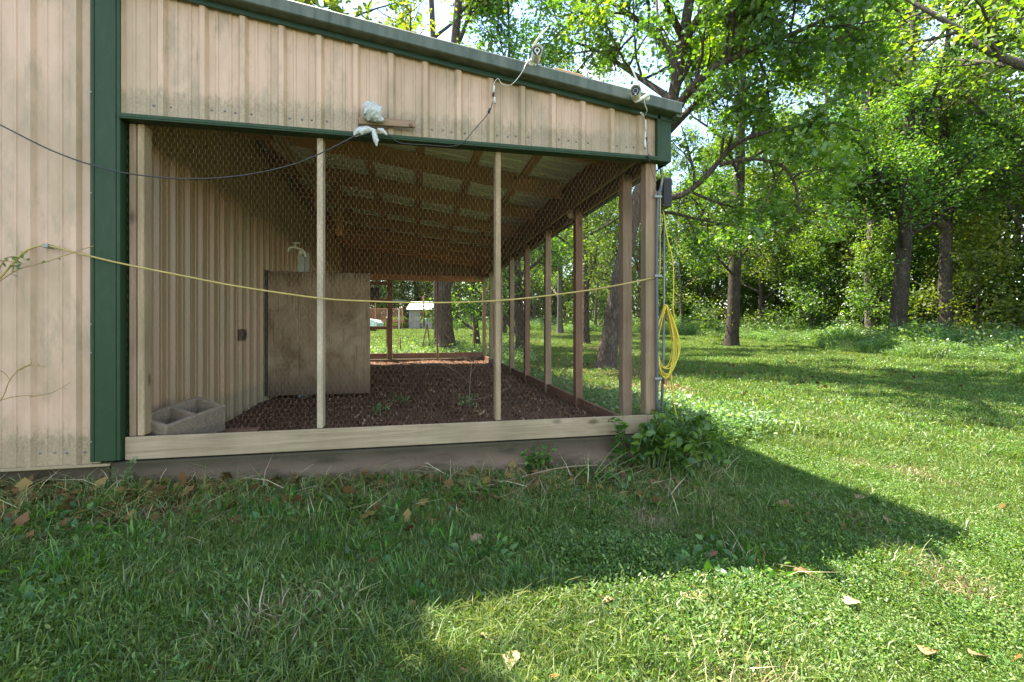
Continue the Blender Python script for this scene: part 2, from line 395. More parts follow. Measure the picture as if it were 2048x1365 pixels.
def sheet(x0, x1, zlo, zhi, place, off=R0):
    """ribbed sheet; place(x, z, h) puts a point of it in the world"""
    X = prof_x(x0, x1, off); vs = []; fs = []
    for x in X:
        lo = zlo(x) if callable(zlo) else zlo; hi = zhi(x) if callable(zhi) else zhi
        for q in range(4): vs.append(place(x, lo+(hi-lo)*q/3, prof(x, off)))
    for i in range(len(X)-1):
        for q in range(3): fs.append((i*4+q, (i+1)*4+q, (i+1)*4+q+1, i*4+q+1))
    return vs, fs
bld = empty('metal_building', 'tall tan ribbed metal building with a dark green corner trim at the left edge', 'building', (-1.83, 3.25, 0))
pen = empty('lean_to_pen', 'open wooden lean-to animal pen fronted with chicken wire under a green edged metal roof', 'animal pen', (0, 3.28, 0))
PW = RIB*4
# tall front wall to the left of the green corner
k = 0; x1 = -1.86
edges = [-1.86]
e = R0-RIB*9+.04
while e > -9.8: edges.append(e); e -= PW
edges.append(-9.8)
for a, b in zip(edges[1:], edges[:-1]):
    vs, fs = sheet(a, b, .285, lambda x: min(rake_z(x), rake_z(-5.8)+.139*(x+5.8))-.06, lambda x, z, h: (x, 3.262-h, z))
    MB().add(vs, fs).build('siding_panel', M['siding_left'], bld)
# green corner trim: an angle with a flange and a rib
m = MB(); zt = rake_z(-1.83)-.05
m.box((-1.893, 3.222, .30), (-1.873, 3.262, zt)).box((-1.873, 3.226, .30), (-1.762, 3.262, zt)).box((-1.762, 3.230, .30), (-1.742, 3.40, zt))
m.build('corner_trim', M['green'], bld, .003)
m = MB()
for z in (.42, .95, 1.12, 1.9, 2.5):
    m.box((-1.889, 3.216, z), (-1.881, 3.222, z+.008))
m.build('screw_heads', M['galv'], bld, kind='stuff')
MB().box((-9.8, 3.235, .268), (-1.80, 3.27, .284)).build('base_trim', M['siding_in'], bld, .002)
MB().box((-9.8, 3.285, -.3), (-1.825, 3.5, .267)).build('foundation', M['concrete'], bld, .006)
# side wall of the building, the inner wall of the pen
y = 3.41
while y < 12.2:
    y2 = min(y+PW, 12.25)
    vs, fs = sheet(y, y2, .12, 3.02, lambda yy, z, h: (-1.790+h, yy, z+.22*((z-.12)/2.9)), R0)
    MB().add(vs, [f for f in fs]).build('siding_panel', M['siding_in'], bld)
    y = y2
MB().box((-9.8, 3.5, -.3), (-1.80, 12.25, .11)).build('slab', M['concrete'], bld)
m = MB()
for y0, y1 in ((12.25, 12.27),): m.box((-9.8, y0, .1), (-1.80, y1, 3.2))
m.box((-9.82, 3.27, .1), (-9.80, 12.27, 3.2)); m.build('far_walls', M['siding_in'], bld)
def roof_sheet(a, b, xa, xb, zf):
    vs, fs = sheet(a, b, xa, xb, lambda yy, x, h: (x, yy, zf(x)+h), R0)
    return vs, [f[::-1] for f in fs]
y = 3.16
zmain = lambda x: min(rake_z(x), rake_z(-5.8)+.139*(x+5.8))-.012
while y < 12.4:
    y2 = min(y+PW, 12.45)
    for xa, xb in ((-9.95, -5.8), (-5.8, -1.70)):
        vs, fs = roof_sheet(y, y2, xa, xb, zmain); MB().add(vs, fs).build('roof_panel', M['roof_metal'], bld)
    vs, fs = roof_sheet(y, y2, -1.699, 1.94, lambda x: rake_z(x)-.022); MB().add(vs, fs).build('roof_panel', M['roof_metal'], pen)
    y = y2
# gable siding of the lean-to
edges = [-1.741]; e = R0-RIB*6+.1143
while e < 1.70: edges.append(e); e += PW
edges.append(1.80)
for a, b in zip(edges[:-1], edges[1:]):
    vs, fs = sheet(a, b, 2.396, lambda x: rake_z(x)-.095, lambda x, z, h: (x, 3.262-h, z))
    MB().add(vs, fs).build('siding_panel', M['siding'], pen)
m = MB()
for zrow, xs_, par in ((2.47, (-1.7, 1.78), 0), (.36, (-5, -1.9), 1)):
    k = math.ceil((xs_[0]-R0)/RIB)
    while R0+k*RIB < xs_[1]:
        for dx in (.045, -.05 if k % 2 else .12):
            x = R0+k*RIB+dx
            if zrow < rake_z(x)-.14: m.lathe([(.0005, .007), (.004, .006), (.0045, .002), (.008, .001), (.008, 0)], 6, Matrix.Translation((x, 3.262, zrow+.006*math.sin(k*5))) @ Matrix.Rotation(math.pi/2, 4, 'X'))
        k += 1
m.build('screw_heads', M['tan_screw'] if 'tan_screw' in M else M['galv'], pen, kind='stuff')
# rake (roof edge) trim: face, flat underside, thin drip leg
def prism(profile, xa, xb, zf):
    n = len(profile); vs = []
    for x in (xa, xb):
        for (yy, dz) in profile: vs.append((x, yy, zf(x)+dz))
    fs = [(i, (i+1) % n, n+(i+1) % n, n+i) for i in range(n)]+[tuple(range(n))[::-1], tuple(range(n, 2*n))]
    return MB().add(vs, fs)
rp = [(3.14, 0), (3.132, -.01), (3.132, -.082), (3.14, -.088), (3.232, -.088), (3.24, -.080), (3.30, -.08), (3.30, 0)]
xa = -5.8
for xb in (-3.2, -.62, 1.952):
    o = prism(rp, xa, xb-.001, rake_z).build('rake_trim', M['rake'], pen if xb > -1.7 else bld); xa = xb
prism([(3.222, -.088), (3.222, -.118), (3.238, -.118), (3.238, -.088)], -5.8, 1.945, lambda x: rake_z(x)-.001).build('drip_edge', M['drip'], pen)
m = MB(); m.box((-5.81, 3.14, rake_z(-5.8)-.10), (-5.802, 3.30, rake_z(-5.8)-.003)); m.build('ridge_cap', M['rake'], bld)
# header trim under the siding and right corner trim
m = MB().box((-1.741, 3.212, 2.362), (1.80, 3.30, 2.372)).box((-1.741, 3.212, 2.3725), (1.80, 3.222, 2.394)).box((-1.741, 3.2225, 2.386), (1.80, 3.262, 2.394))
m.build('header_trim', M['green'], pen, .002)
m = MB().box((1.80, 3.222, 2.362), (1.826, 3.30, rake_z(1.8)-.092)).box((1.826, 3.228, 2.362), (1.918, 3.30, rake_z(1.918)-.092)).box((1.908, 3.3005, 2.362), (1.918, 3.42, rake_z(1.918)-.092))
m.build('corner_trim', M['green'], pen, .003)
# side siding strip above the open side, outside
y = 3.421
while y < 12.2:
    y2 = min(y+PW, 12.25)
    vs, fs = sheet(y, y2, 2.37, rake_z(1.9)-.09, lambda yy, z, h: (1.885+h, yy, z), R0)
    MB().add(vs, [f for f in fs]).build('siding_panel', M['siding'], pen); y = y2
MB().box((1.87, 3.425, 2.355), (1.915, 12.25, 2.369)).build('side_trim', M['green'], pen)
MB().box((1.915, 3.15, rake_z(1.95)-.105), (1.957, 12.45, rake_z(1.95)-.03)).build('eave_trim', M['rake'], pen)
# posts
def post(a, b, mat, bevel=.004, name='post', label=None): return MB().box(a, b).build(name, mat, pen, bevel, label)
post((-1.722, 3.282, .433), (-1.684, 3.37, 2.361), M['old_wood_z'], name='post', label='left stud of the wire front, thin and dark')
post((-1.678, 3.282, .433), (-1.640, 3.37, 2.361), M['pale_wood_z'], name='post')
post((-.636, 3.282, .433), (-.598, 3.371, 2.361), M['white_post'], name='post')
post((.566, 3.282, .433), (.604, 3.371, 2.361), M['pale_wood_z'], name='post', label='thin pale post with green algae at its foot')
post((1.735, 3.282, .433), (1.822, 3.371, 2.361), M['old_wood_z'], name='post', label='square corner post')
POSTS = [3.73, 4.92, 6.13, 7.33, 8.54, 9.74, 10.94, 12.10]
for i, y in enumerate(POSTS):
    post((1.737, y-.044, -.05), (1.819, y+.044, 2.40), M['old_wood_z'] if i not in (1, 3) else M['dark_wood_z'])
# sill boards and foundation
m = MB().box((-1.735, 3.262, .292), (1.74, 3.281, .432)); m.build('sill_board', M['sill_wood_x'], pen, .004, 'pale greenish board along the foot of the wire front')
MB().box((1.741, 3.262, .292), (1.83, 3.281, .430)).build('sill_board', M['sill_wood_x'], pen, .004)
MB().box((-1.735, 3.283, .292), (1.83, 3.40, .33)).build('bottom_plate', M['dark_wood_x'], pen, .003)
MB().box((-1.80, 3.243, -.3), (1.872, 3.40, .284)).build('foundation', M['concrete'], pen, .008)
MB().box((1.735, 3.402, -.3), (1.872, 12.2, .20)).build('foundation', M['concrete'], pen, .008)
for a, b in zip([3.37]+[p+.045 for p in POSTS], [p-.045 for p in POSTS]):
    MB().box((1.76, a, .20), (1.80, b, .315)).build('side_board', M['dark_wood_y'], pen, .003)
# headers
MB().box((1.695, 3.30, 2.41), (1.733, 12.1, 2.648)).build('header_beam', M['old_wood_y'], pen, .004)
MB().box((1.824, 3.43, 2.36), (1.862, 12.15, 2.60)).build('header_beam', M['old_wood_y'], pen, .004)
MB().box((-1.735, 3.30, 2.375), (1.69, 3.338, 2.60)).build('header_beam', M['rafter_wood_x'], pen, .004)
# rafters
def rb(x): return 2.590+.139*(1.735-x)
RAFT = [3.36, 4.05, 5.25, 6.45, 7.65, 8.85, 10.05, 11.25, 12.05]
for y in RAFT:
    xa, xb = -1.765, 1.69 if y > 3.4 else 1.69
    vs = [(x, yy, rb(x)+dz) for x in (xa, xb) for dz in (0, .186) for yy in (y-.019, y+.019)]
    MB().add(vs, [(0, 1, 3, 2), (4, 6, 7, 5), (0, 4, 5, 1), (2, 3, 7, 6), (0, 2, 6, 4), (1, 5, 7, 3)]).build('rafter', M['rafter_wood_x'], pen, .003)
m0 = None
for x in (1.80, 1.24, .655, .06, -.54, -1.14, -1.70):
    z = rb(x)+.1875
    MB().box((x-.045, 3.31, z), (x+.045, 12.2, z+.034)).build('purlin', M['rafter_wood_y'], pen, .002)
MB().bar((-1.33, 3.9, 2.985), (-1.33, 9.2, 2.985), .038, .089).build('runner_board', M['pale_wood_y'], pen, .003, 'pale board nailed under the rafters')
MB().box((-1.05, 5.28, 2.35), (-.96, 5.318, 2.96)).build('hanger_board', M['rafter_wood_z'], pen, .003)
MB().box((-1.02, 6.48, 2.30), (-.94, 6.518, 2.95)).build('hanger_board', M['rafter_wood_z'], pen, .003)
# far end of the pen
y = 12.13
for a, b in ((-1.78, -.87), (-.87, .04), (.04, .95), (.95, 1.83)):
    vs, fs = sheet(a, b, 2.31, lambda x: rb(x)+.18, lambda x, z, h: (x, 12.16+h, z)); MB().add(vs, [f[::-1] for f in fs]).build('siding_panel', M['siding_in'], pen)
MB().box((-1.76, 12.11, 2.24), (1.735, 12.15, 2.40)).build('header_beam', M['rafter_wood_x'], pen, .003)
for x0, x1 in ((-.68, -.56), (.545, .595)):
    MB().box((x0, 12.10, .25), (x1, 12.145, 2.24)).build('post', M['dark_wood_z'], pen, .003)
MB().box((-1.76, 12.11, .26), (-.685, 12.15, .40)).build('end_board', M['dark_wood_x'], pen, .003)
MB().box((-.555, 12.11, .26), (.54, 12.15, .40)).build('end_board', M['dark_wood_x'], pen, .003)
MB().box((.60, 12.11, .26), (1.735, 12.15, .40)).build('end_board', M['dark_wood_x'], pen, .003)
MB().box((-1.76, 12.0, -.2), (1.735, 12.30, .25)).build('foundation', M['concrete'], pen, .006)
for z in (1.00, 1.70, 2.12):
    MB().box((-1.25, 12.112, z), (-.685, 12.146, z+.085)).build('door_rail', M['dark_wood_x'], pen, .003)
MB().box((-1.18, 12.10, 1.795), (-.87, 12.14, 2.05)).build('door_board', M['black'], pen, .003, 'dark square panel in the frame at the far end')

# chicken wire ---------------------------------------------------
def hexwire(W, H, r=.0009, wob=.004, cell=.034, seed=1):
    """local x across, z up"""
    rng = np.random.RandomState(seed); w2 = cell/2; b = .0100*cell/.034; a = .0195*cell/.034; pitch = a+b
    segs = []; nc = int(W/w2); nr = int(H/pitch)
    def P(i, j):
        x = i*w2; z = j*pitch+(b if (i+j) % 2 else 0)*1.0
        z += .0
        q = noise.noise(Vector((x*3, z*3, seed)))*wob; q2 = noise.noise(Vector((x*3, z*3, seed+9)))*wob; q3 = noise.noise(Vector((x*2, z*2, seed+19)))*.016
        return (min(x+q, W), q3, min(z+q2, H))
    for j in range(nr):
        for i in range(nc):
            p = P(i, j); segs.append((p, P(i+1, j)))
            if (i+j) % 2: segs.append((p, P(i, j+1)))
    A = np.array([s[0] for s in segs]); B = np.array([s[1] for s in segs])
    for k in range(0, int(W/.3)):           # reinforcing strands
        pass
    D = B-A; D /= np.maximum(1e-9, np.linalg.norm(D, axis=1))[:, None]
    N1 = np.tile(np.array([0, 1., 0]), (len(A), 1)); N1 -= D*(D*N1).sum(1)[:, None]; N1 /= np.linalg.norm(N1, axis=1)[:, None]; N2 = np.cross(D, N1)
    twist = np.where(np.abs(D[:, 2]) > .9, 1.6, 1.0)[:, None]
    V = []
    for E in (A, B):
        for k in range(3):
            th = 2*math.pi*k/3; V.append(E+(N1*math.cos(th)+N2*math.sin(th))*r*twist)
    V = np.stack(V, 1).reshape(-1, 3); base = np.arange(len(A))*6
    F_ = np.stack([np.stack([base+k, base+(k+1) % 3, base+3+(k+1) % 3, base+3+k], 1) for k in range(3)], 1).reshape(-1, 4)
    return npmesh('chicken_wire', V, F_)
me = hexwire(3.45, 1.955, .00042, .007); o = link('wire_mesh', me, M['wire'], pen); o.location = Vector((-1.725, 3.272, .42))-pen.location
me = hexwire(1.20, 2.12, .00030, cell=.040, seed=4)
for i, y in enumerate([3.40]+POSTS[:-1]):
    o = link('wire_mesh', me, M['wire'], pen); o.rotation_euler = (0, 0, math.radians(90)); o.location = Vector((1.826, y, .28))-pen.location
    if i == 0: o.scale = (.28, 1, 1); o.location.z += 0
m = MB()
for i in range(0, 36): x = -.55+i*.0655; m.tube([(x, 12.152, .4), (x, 12.152, 2.24)], .0011, 3, False)
for j in range(0, 19): z = .42+j*.1; m.tube([(-1.25, 12.154, z), (1.73, 12.154, z)], .0011, 3, False)
m.build('wire_mesh', M['rust'], pen, kind='stuff')

# ================================================================ THINGS ON AND IN THE PEN
# plywood
ply = empty('plywood_sheet', 'weathered blotchy plywood sheet standing against the ribbed wall inside the pen', 'plywood sheet', (-1.15, 6.2, .24))
MB().box((-1.785, 6.15, .25), (-1.767, 6.25, 1.79)).build('frame_post', M['black'], ply, .002)  # thin black strip along the left edge of the sheet
MB().box((-1.765, 6.19, .25), (-.56, 6.208, 1.78)).build('sheet', M['ply'], ply, .002)
for x in (-1.76, -.61): MB().box((x, 6.2085, .25), (x+.038, 6.29, 1.77)).build('frame_post', M['dark_wood_z'], ply, .002)
MB().box((-1.72, 6.2085, .25), (-.612, 6.29, .288)).build('frame_rail', M['dark_wood_x'], ply, .002)
# small grey stand with a tap above the plywood
st = empty('tap_stand', 'grey board stand with a white tap on top, rising behind the plywood sheet', 'tap', (-1.41, 6.34, .2))
MB().box((-1.455, 6.32, .2), (-1.375, 6.40, 2.00)).build('board', plain('grey_board', (.36, .38, .33), .7), st, .003)
MB().box((-1.372, 6.33, .2), (-1.32, 6.36, 2.04)).build('board', plain('grey_side_board', (.30, .31, .27), .7), st, .003)
m = MB().tube(spline([(-1.36, 6.30, 1.98), (-1.38, 6.29, 2.05), (-1.47, 6.28, 2.09), (-1.54, 6.27, 2.08), (-1.56, 6.26, 2.03)]), .017, 8)
m.tube([(-1.47, 6.28, 2.08), (-1.47, 6.28, 2.15)], .010, 6).tube([(-1.52, 6.28, 2.15), (-1.42, 6.28, 2.15)], .010, 6).tube([(-1.43, 6.30, 2.0), (-1.40, 6.30, 2.06)], .03, 8)
m.build('tap', M['white'], st)
# outlet
p = onX(483, 670, -1.768)
ot = empty('wall_socket', 'small dark double wall socket on the ribbed inner wall', 'wall socket', p)
MB().box((-1.770, p.y-.07, p.z-.06), (-1.742, p.y+.07, p.z+.06)).build('box', plain('brown_box', (.10, .06, .04), .6), ot, .004)
m = MB()
for dy in (-.035, .035): m.box((-1.7415, p.y+dy-.022, p.z-.04), (-1.737, p.y+dy+.022, p.z+.04))
m.build('cover', M['black'], ot)
# concrete block with two cores, tilted, lying on a slatted crate
def conc_block(name, label, loc, rot, size=(.40, .20, .19)):
    e = empty(name, label, 'concrete block', loc); e.rotation_euler = rot
    lx, ly, lz = size; bm = bmesh.new()
    outer = [(-lx/2, -ly/2), (lx/2, -ly/2), (lx/2, ly/2), (-lx/2, ly/2)]
    t_ = .032; holes = [(-lx/2+t_, -.016), (.016, lx/2-t_)]
    m = MB()
    m.box((-lx/2, -ly/2, 0), (lx/2, -ly/2+t_, lz)); m.box((-lx/2, ly/2-t_, 0), (lx/2, ly/2, lz))
    for a, b in ((-lx/2, -lx/2+t_), (-.016, .016), (lx/2-t_, lx/2)): m.box((a, -ly/2+t_+.0005, 0), (b, ly/2-t_-.0005, lz))
    o = m.build('block_body', M['block'], None, .005); o.parent = e; return e
conc_block('concrete_block', 'hollow grey concrete block tilted in the left corner just behind the wire', (-1.565, 3.60, .345), (math.radians(12), math.radians(-9), math.radians(62)), (.44, .26, .20))
cr_ = empty('slatted_crate', 'low dark slatted crate under the concrete block, sticking out to its right', 'crate', (-1.36, 3.66, .22))
for i in range(4): MB().box((-1.66+.0, 3.46+i*.12, .318), (-1.16, 3.54+i*.12, .334)).build('slat', M['dark_wood_x'], cr_, .002)
for x in (-1.66, -1.18): MB().box((x, 3.46, .20), (x+.02, 3.90, .3175)).build('rail', M['dark_wood_y'], cr_, .002)
# ---- bag, board and cables on the gable
YS = 3.236
p0, p1 = onY(718, 244, 3.22), onY(830, 251, 3.22)
e = empty('weathered_board', 'short weathered grey board screwed to the gable under the tied plastic bag', 'board', (p0+p1)/2)
MB().bar((p0.x, 3.205, p0.z), (p1.x, 3.205, p1.z), .022, .048).build('plank', M['old_wood_x'], e, .004)
q = onY(822, 251, 3.19); MB().lathe([(.0, 0), (.012, 0), (.014, .002), (.0, .004)], 10, Matrix.Translation((q.x, 3.193, q.z)) @ Matrix.Rotation(math.pi/2, 4, 'X')).build('knot', M['dark_wood_x'], e)
def blob(pts_r, name, mat, parent, seed=0, amp=.20, n=26):
    """a crumpled closed film around a spine of points with radii"""
    m = MB(); pts = spline([p for p, r in pts_r], 7); rr = []
    R = [r for p, r in pts_r]
    for i in range(len(pts)):
        t = i/(len(pts)-1)*(len(R)-1); k = min(int(t), len(R)-2); rr.append(R[k]+(R[k+1]-R[k])*(t-k))
    m.tube(pts, rr, n, True)
    for i, v in enumerate(m.v):
        k = i//n; c = pts[k]; d = Vector(v)-c; a = 1+amp*(1.5*abs(noise.noise(Vector(v)*34+Vector((seed, 0, 0))))*2-.9+1.2*abs(noise.noise(Vector(v)*80+Vector((seed, 4, 0)))))
        m.v[i] = tuple(c+d*a)
    return m.build(name, mat, parent)
bagY = 3.165
def B(x, y, dy=0): return onY(x, y, bagY+dy)
bag = empty('plastic_bag', 'clear plastic bag tied over a lamp and resting on the short board on the gable', 'plastic bag', B(742, 225))
blob([(B(728, 208), .010), (B(733, 212), .034), (B(742, 220), .060), (B(752, 230), .056), (B(760, 238), .030), (B(768, 242), .008)], 'upper_bag', M['bag'], bag, 1)
blob([(B(752, 262), .008), (B(735, 260), .022), (B(718, 264), .026), (B(708, 272), .010)], 'lower_bag', M['bag'], bag, 3, .15)
blob([(B(745, 258), .010), (B(749, 270), .018), (B(752, 282), .017), (B(753, 293), .003)], 'bag_tail', M['bag'], bag, 5, .12)
blob([(B(755, 258), .006), (B(764, 262), .017), (B(774, 270), .005)], 'bag_tail', M['bag'], bag, 7, .12)
def cable(name, label, cat, pts, r, mat, n=7, seg=6, parent=None):
    o = MB().tube(spline(pts, seg), r, n).build(name, mat, parent)
    if parent is None: tag(o, label, cat)
    return o
cy = 3.15
cable('black_cable', 'thin black cable sagging across the wall and wire up to the tied plastic bag', 'cable',
      [onY(-70, 215, cy), onY(0, 250, cy), onY(100, 300, cy), onY(185, 331, cy), onY(260, 348, cy), onY(370, 358, cy), onY(480, 352, cy), onY(580, 331, cy), onY(650, 303, cy), onY(738, 257, cy)], .0042, M['grey_cable'])
cable('black_cable', 'short black wire running right from the plastic bag down to the green trim', 'cable',
      [B(765, 262), onY(780, 272, 3.19), onY(800, 286, 3.20), onY(850, 290, 3.20), onY(915, 291, 3.20), onY(950, 258, 3.20), onY(978, 225, 3.20), onY(985, 205, 3.20)], .003, M['grey_cable'])
YC = 3.135
# yellow cord across the front
yc = empty('yellow_extension_cord', 'long yellow cord strung across the wire front from the left wall to the corner post', 'extension cord', onY(640, 597, 3.2))
cable('cord', 0, 0, [onY(-120, 640, 3.17), onY(-40, 590, 3.18), onY(0, 556, 3.19), onY(25, 528, 3.19), onY(52, 502, 3.20), onY(92, 492, 3.205), onY(165, 509, 3.20), onY(240, 527, 3.20), onY(360, 551, 3.20), onY(480, 574, 3.20), onY(640, 597, 3.21),
      onY(740, 603, 3.21), onY(845, 606, 3.21), onY(950, 604, 3.215), onY(1040, 598, 3.22), onY(1170, 582, 3.24), onY(1250, 568, 3.25), onY(1308, 556, 3.27)], .0058, M['yellow_old'], parent=yc)
q = onY(92, 492, 3.2); MB().box((q.x-.014, 3.19, q.z-.012), (q.x+.014, 3.245, q.z+.01)).build('clip', M['galv'], yc, .002)
# ---- security cameras
def seccam(label, base, face, mount_z, ax, tilt, ant, cordpts, connector, roll=0):
    e = empty('security_camera', label, 'security camera', base, 'white security cameras on the roof edge')
    d = Vector(ax).normalized(); c = Vector(face)
    q = d.to_track_quat('Z', 'Y').to_matrix().to_4x4()
    Mx = Matrix.Translation(c) @ q @ Matrix.Scale(1, 4)
    r = .033
    m = MB().lathe([(.001, -.115), (r*.8, -.115), (r, -.10), (r*1.02, -.004), (r*.98, 0), (r*.9, .001)], 18, Mx); m.build('body', M['white'], e)
    MB().lathe([(.0005, -.003), (r*.93, -.003), (r*.93, .004), (r*.80, .0065), (r*.62, .004), (.0005, .004)], 18, Mx).build('face', M['black'], e)
    f = bpy.data.objects[-1] if False else None
    MB().lathe([(r*.36, .0045), (r*.36, .011), (r*.56, .011), (r*.56, .0045)], 16, Mx).build('lens_ring', M['white'] if tilt else M['galv'], e)
    MB().lathe([(.0005, .012), (r*.22, .0105), (r*.33, .0075)], 14, Mx).build('lens', M['lens'], e)
    Ms = Mx @ Matrix.Translation((0, -r*.66, 0)) if True else Mx
    down = Vector((0, 0, -1)); down = (down-d*down.dot(d)).normalized()
    s0 = c+down*r*.66+d*.006; mb = MB().lathe([(.0005, .004), (r*.17, .003), (r*.2, 0)], 10, Matrix.Translation(s0) @ q); mb.build('sensor', plain('pearl_sensor', (.8, .8, .8), .3), e)
    # hood
    mb = MB(); side = d.cross(down).normalized()
    pts = []
    for zz in (-.11, .022):
        for k in range(9):
            a = math.radians(-80+160*k/8); pts.append(c+d*zz+(-down*math.cos(a)+side*math.sin(a))*r*1.12)
    for zz in (.022, -.11):
        for k in range(9):
            a = math.radians(-80+160*k/8); pts.append(c+d*zz+(-down*math.cos(a)+side*math.sin(a))*r*1.17)
    fs = [(k+9*s, k+1+9*s, k+10+9*s, k+9+9*s) for s in range(3) for k in range(8)]+[(k+27, k+28, k+1, k) for k in range(8)]
    mb.add(pts, fs, True).build('hood', M['white'], e)
    b = Vector(base)
    m = MB().tube(spline([c-d*.09, c-d*.10+down*.035, b+Vector((0, -.02, .01)), b], 4), .011, 8)
    m.lathe([(.0005, .012), (.022, .010), (.026, 0), (.0005, -.0005)], 14, Matrix.Translation(b) @ Matrix.Rotation(math.pi/2, 4, 'X')); m.build('bracket', M['white'], e)
    m = MB().tube([Vector(a) for a in ant], [.0075, .0065, .0045], 8); m.build('antenna', M['white'], e)
    cb = MB().tube(spline(cordpts, 7), .0028, 6).build('cord', M['white_cord'], e)
    return e
b1 = onY(1062, 126, YC); f1 = onY(1074, 103, 3.04)
e1 = seccam('white security camera on the middle of the roof edge with its antenna leaning right', b1, f1, 0, (-.12, -1, .05), 1,
       [onY(1066, 92, 3.06), onY(1080, 72, 3.04), onY(1097, 54, 3.02)],
       [b1, onY(1055, 124, 3.12), onY(1042, 148, 3.10), onY(1022, 170, 3.13), onY(1004, 168, 3.20), onY(996, 158, 3.215), onY(988, 168, 3.21), onY(988, 190, 3.21)], 0)
b2 = onY(1293, 196, YC); f2 = onY(1271, 183, 3.01)
e2 = seccam('white security camera at the right end of the roof edge with its antenna leaning left', b2, f2, 0, (-.55, -1, -.12), 0,
       [onY(1279, 172, 3.04), onY(1270, 152, 3.03), onY(1262, 131, 3.02)],
       [onY(1288, 195, 3.09), onY(1290, 210, 3.10), onY(1294, 222, 3.12), onY(1288, 232, 3.18), onY(1280, 226, 3.2), onY(1286, 228, 3.205), onY(1290, 245, 3.215)], 0)
def plug(parent, pts, r, mat, name='plug'): MB().tube(pts, r, 8).build(name, mat, parent)
plug(e1, [onY(988, 172, 3.20), onY(987, 186, 3.20)], .008, M['white_cord']); plug(e1, [onY(989, 195, 3.2), onY(990, 207, 3.2)], .007, M['white_cord'])
plug(e1, [onY(987, 186, 3.205), onY(986, 193, 3.205)], .007, M['black']); plug(e1, [onY(980, 218, 3.2), onY(977, 226, 3.2)], .0085, M['black'])
plug(e2, [onY(1291, 240, 3.2), onY(1292, 262, 3.2)], .006, M['white_cord']); plug(e2, [onY(1290, 280, 3.2), onY(1291, 297, 3.2)], .008, M['white_cord']); plug(e2, [onY(1291, 262, 3.205), onY(1290, 282, 3.205)], .005, M['white_cord'])
plug(e2, [onY(1293, 275, 3.198), onY(1293, 283, 3.198)], .006, M['black']); plug(e2, [onY(1297, 310, 3.198), onY(1298, 318, 3.198)], .008, M['black'])
cable('black_cable', 'black wire dropping from the right camera plug past the trim to the corner post', 'cable',
      [onY(1293, 283, 3.2), onY(1296, 305, 3.2), onY(1299, 325, 3.2), onY(1306, 350, 3.25), onY(1312, 370, 3.262), onY(1306, 395, 3.262)], .002, M['grey_cable'])
# board lying on the roof behind the first camera
m = MB(); a = Vector((.98, 3.36, rake_z(.98)+.01)); b = Vector((1.22, 3.36, rake_z(1.22)+.008))
o = MB().bar(a+Vector((0, 0, .025)), b+Vector((0, 0, .025)), .30, .05).build('rough_board', M['rafter_wood_x'], None, .006); tag(o, 'reddish rough board end lying on the roof behind the middle camera', 'board')
# conduit and corner cords
cd = empty('conduit', 'dark grey conduit pipe clamped down the corner post of the pen', 'conduit', onY(1306, 830, 3.26))
cX = 1.832
MB().tube(spline([Vector((1.93, 3.40, 2.36)), Vector((1.90, 3.33, 2.27)), Vector((1.85, 3.272, 2.16)), Vector((1.825, 3.262, 2.08)), Vector((1.815, 3.262, 1.6)), Vector((1.818, 3.262, 1.0)), Vector((1.818, 3.262, .43))], 5), .012, 8).build('pipe', M['conduit'], cd)
MB().tube(spline([Vector((1.925, 3.385, 2.36)), Vector((1.88, 3.30, 2.24)), Vector((1.848, 3.268, 2.10)), Vector((1.842, 3.262, 1.6)), Vector((1.838, 3.262, 1.5))], 5), .005, 6).build('cord', M['yellow_old'], cd)
for z in (2.09, 1.485, .70): MB().box((1.79, 3.243, z), (1.85, 3.25, z+.018)).build('clamp', M['galv'], cd, .002)
# black box
bx = empty('speaker_box', 'black box hung outside the corner post just below the green trim', 'box', (1.99, 3.42, 2.05))
MB().box((1.915, 3.36, 2.06), (2.005, 3.50, 2.29)).build('case', M['black'], bx, .006)
MB().box((1.925, 3.352, 2.075), (1.995, 3.3595, 2.275)).build('grille', plain('black_grille', (.012, .012, .013), .7), bx, .003)
MB().box((1.86, 3.40, 2.15), (1.914, 3.44, 2.19)).build('bracket', M['galv'], bx, .002)
# stake with coiled cord
sb = onG(1320, 925)
stake = empty('metal_stake', 'thin grey metal stake standing beside the corner post', 'stake', sb)
top = onY(1328, 440, sb.y)
MB().tube([(sb.x, sb.y, sb.z-.1), onY(1327, 700, sb.y), onY(1328, 600, sb.y), top], [.012, .011, .009, .008], 8).build('rod', M['galv'], stake)
hk = onY(1327, 632, sb.y-.02)
MB().tube(spline([hk+Vector((-.05, .0, 0)), hk+Vector((0, -.03, -.005)), hk+Vector((.05, -.01, .0)), hk+Vector((.055, -.02, .03))], 4), .006, 6).build('hook', M['galv'], stake)
q = onY(1331, 762, sb.y-.03); MB().box((q.x-.014, sb.y-.04, q.z-.03), (q.x+.014, sb.y-.02, q.z+.02)).build('tag', M['rafter_wood_z'], stake, .003)
coil = empty('coiled_cord', 'bright yellow extension cord coiled in long loops over the stake hook', 'extension cord', onY(1330, 680, sb.y-.05))
rng = random.Random(5); pts = []; c0 = onY(1329, 682, sb.y-.055); sc_ = onY(0, 0, 1)
ppm = (cs*(sb.y-.05)+c0.x*sn)/F
nl = 9
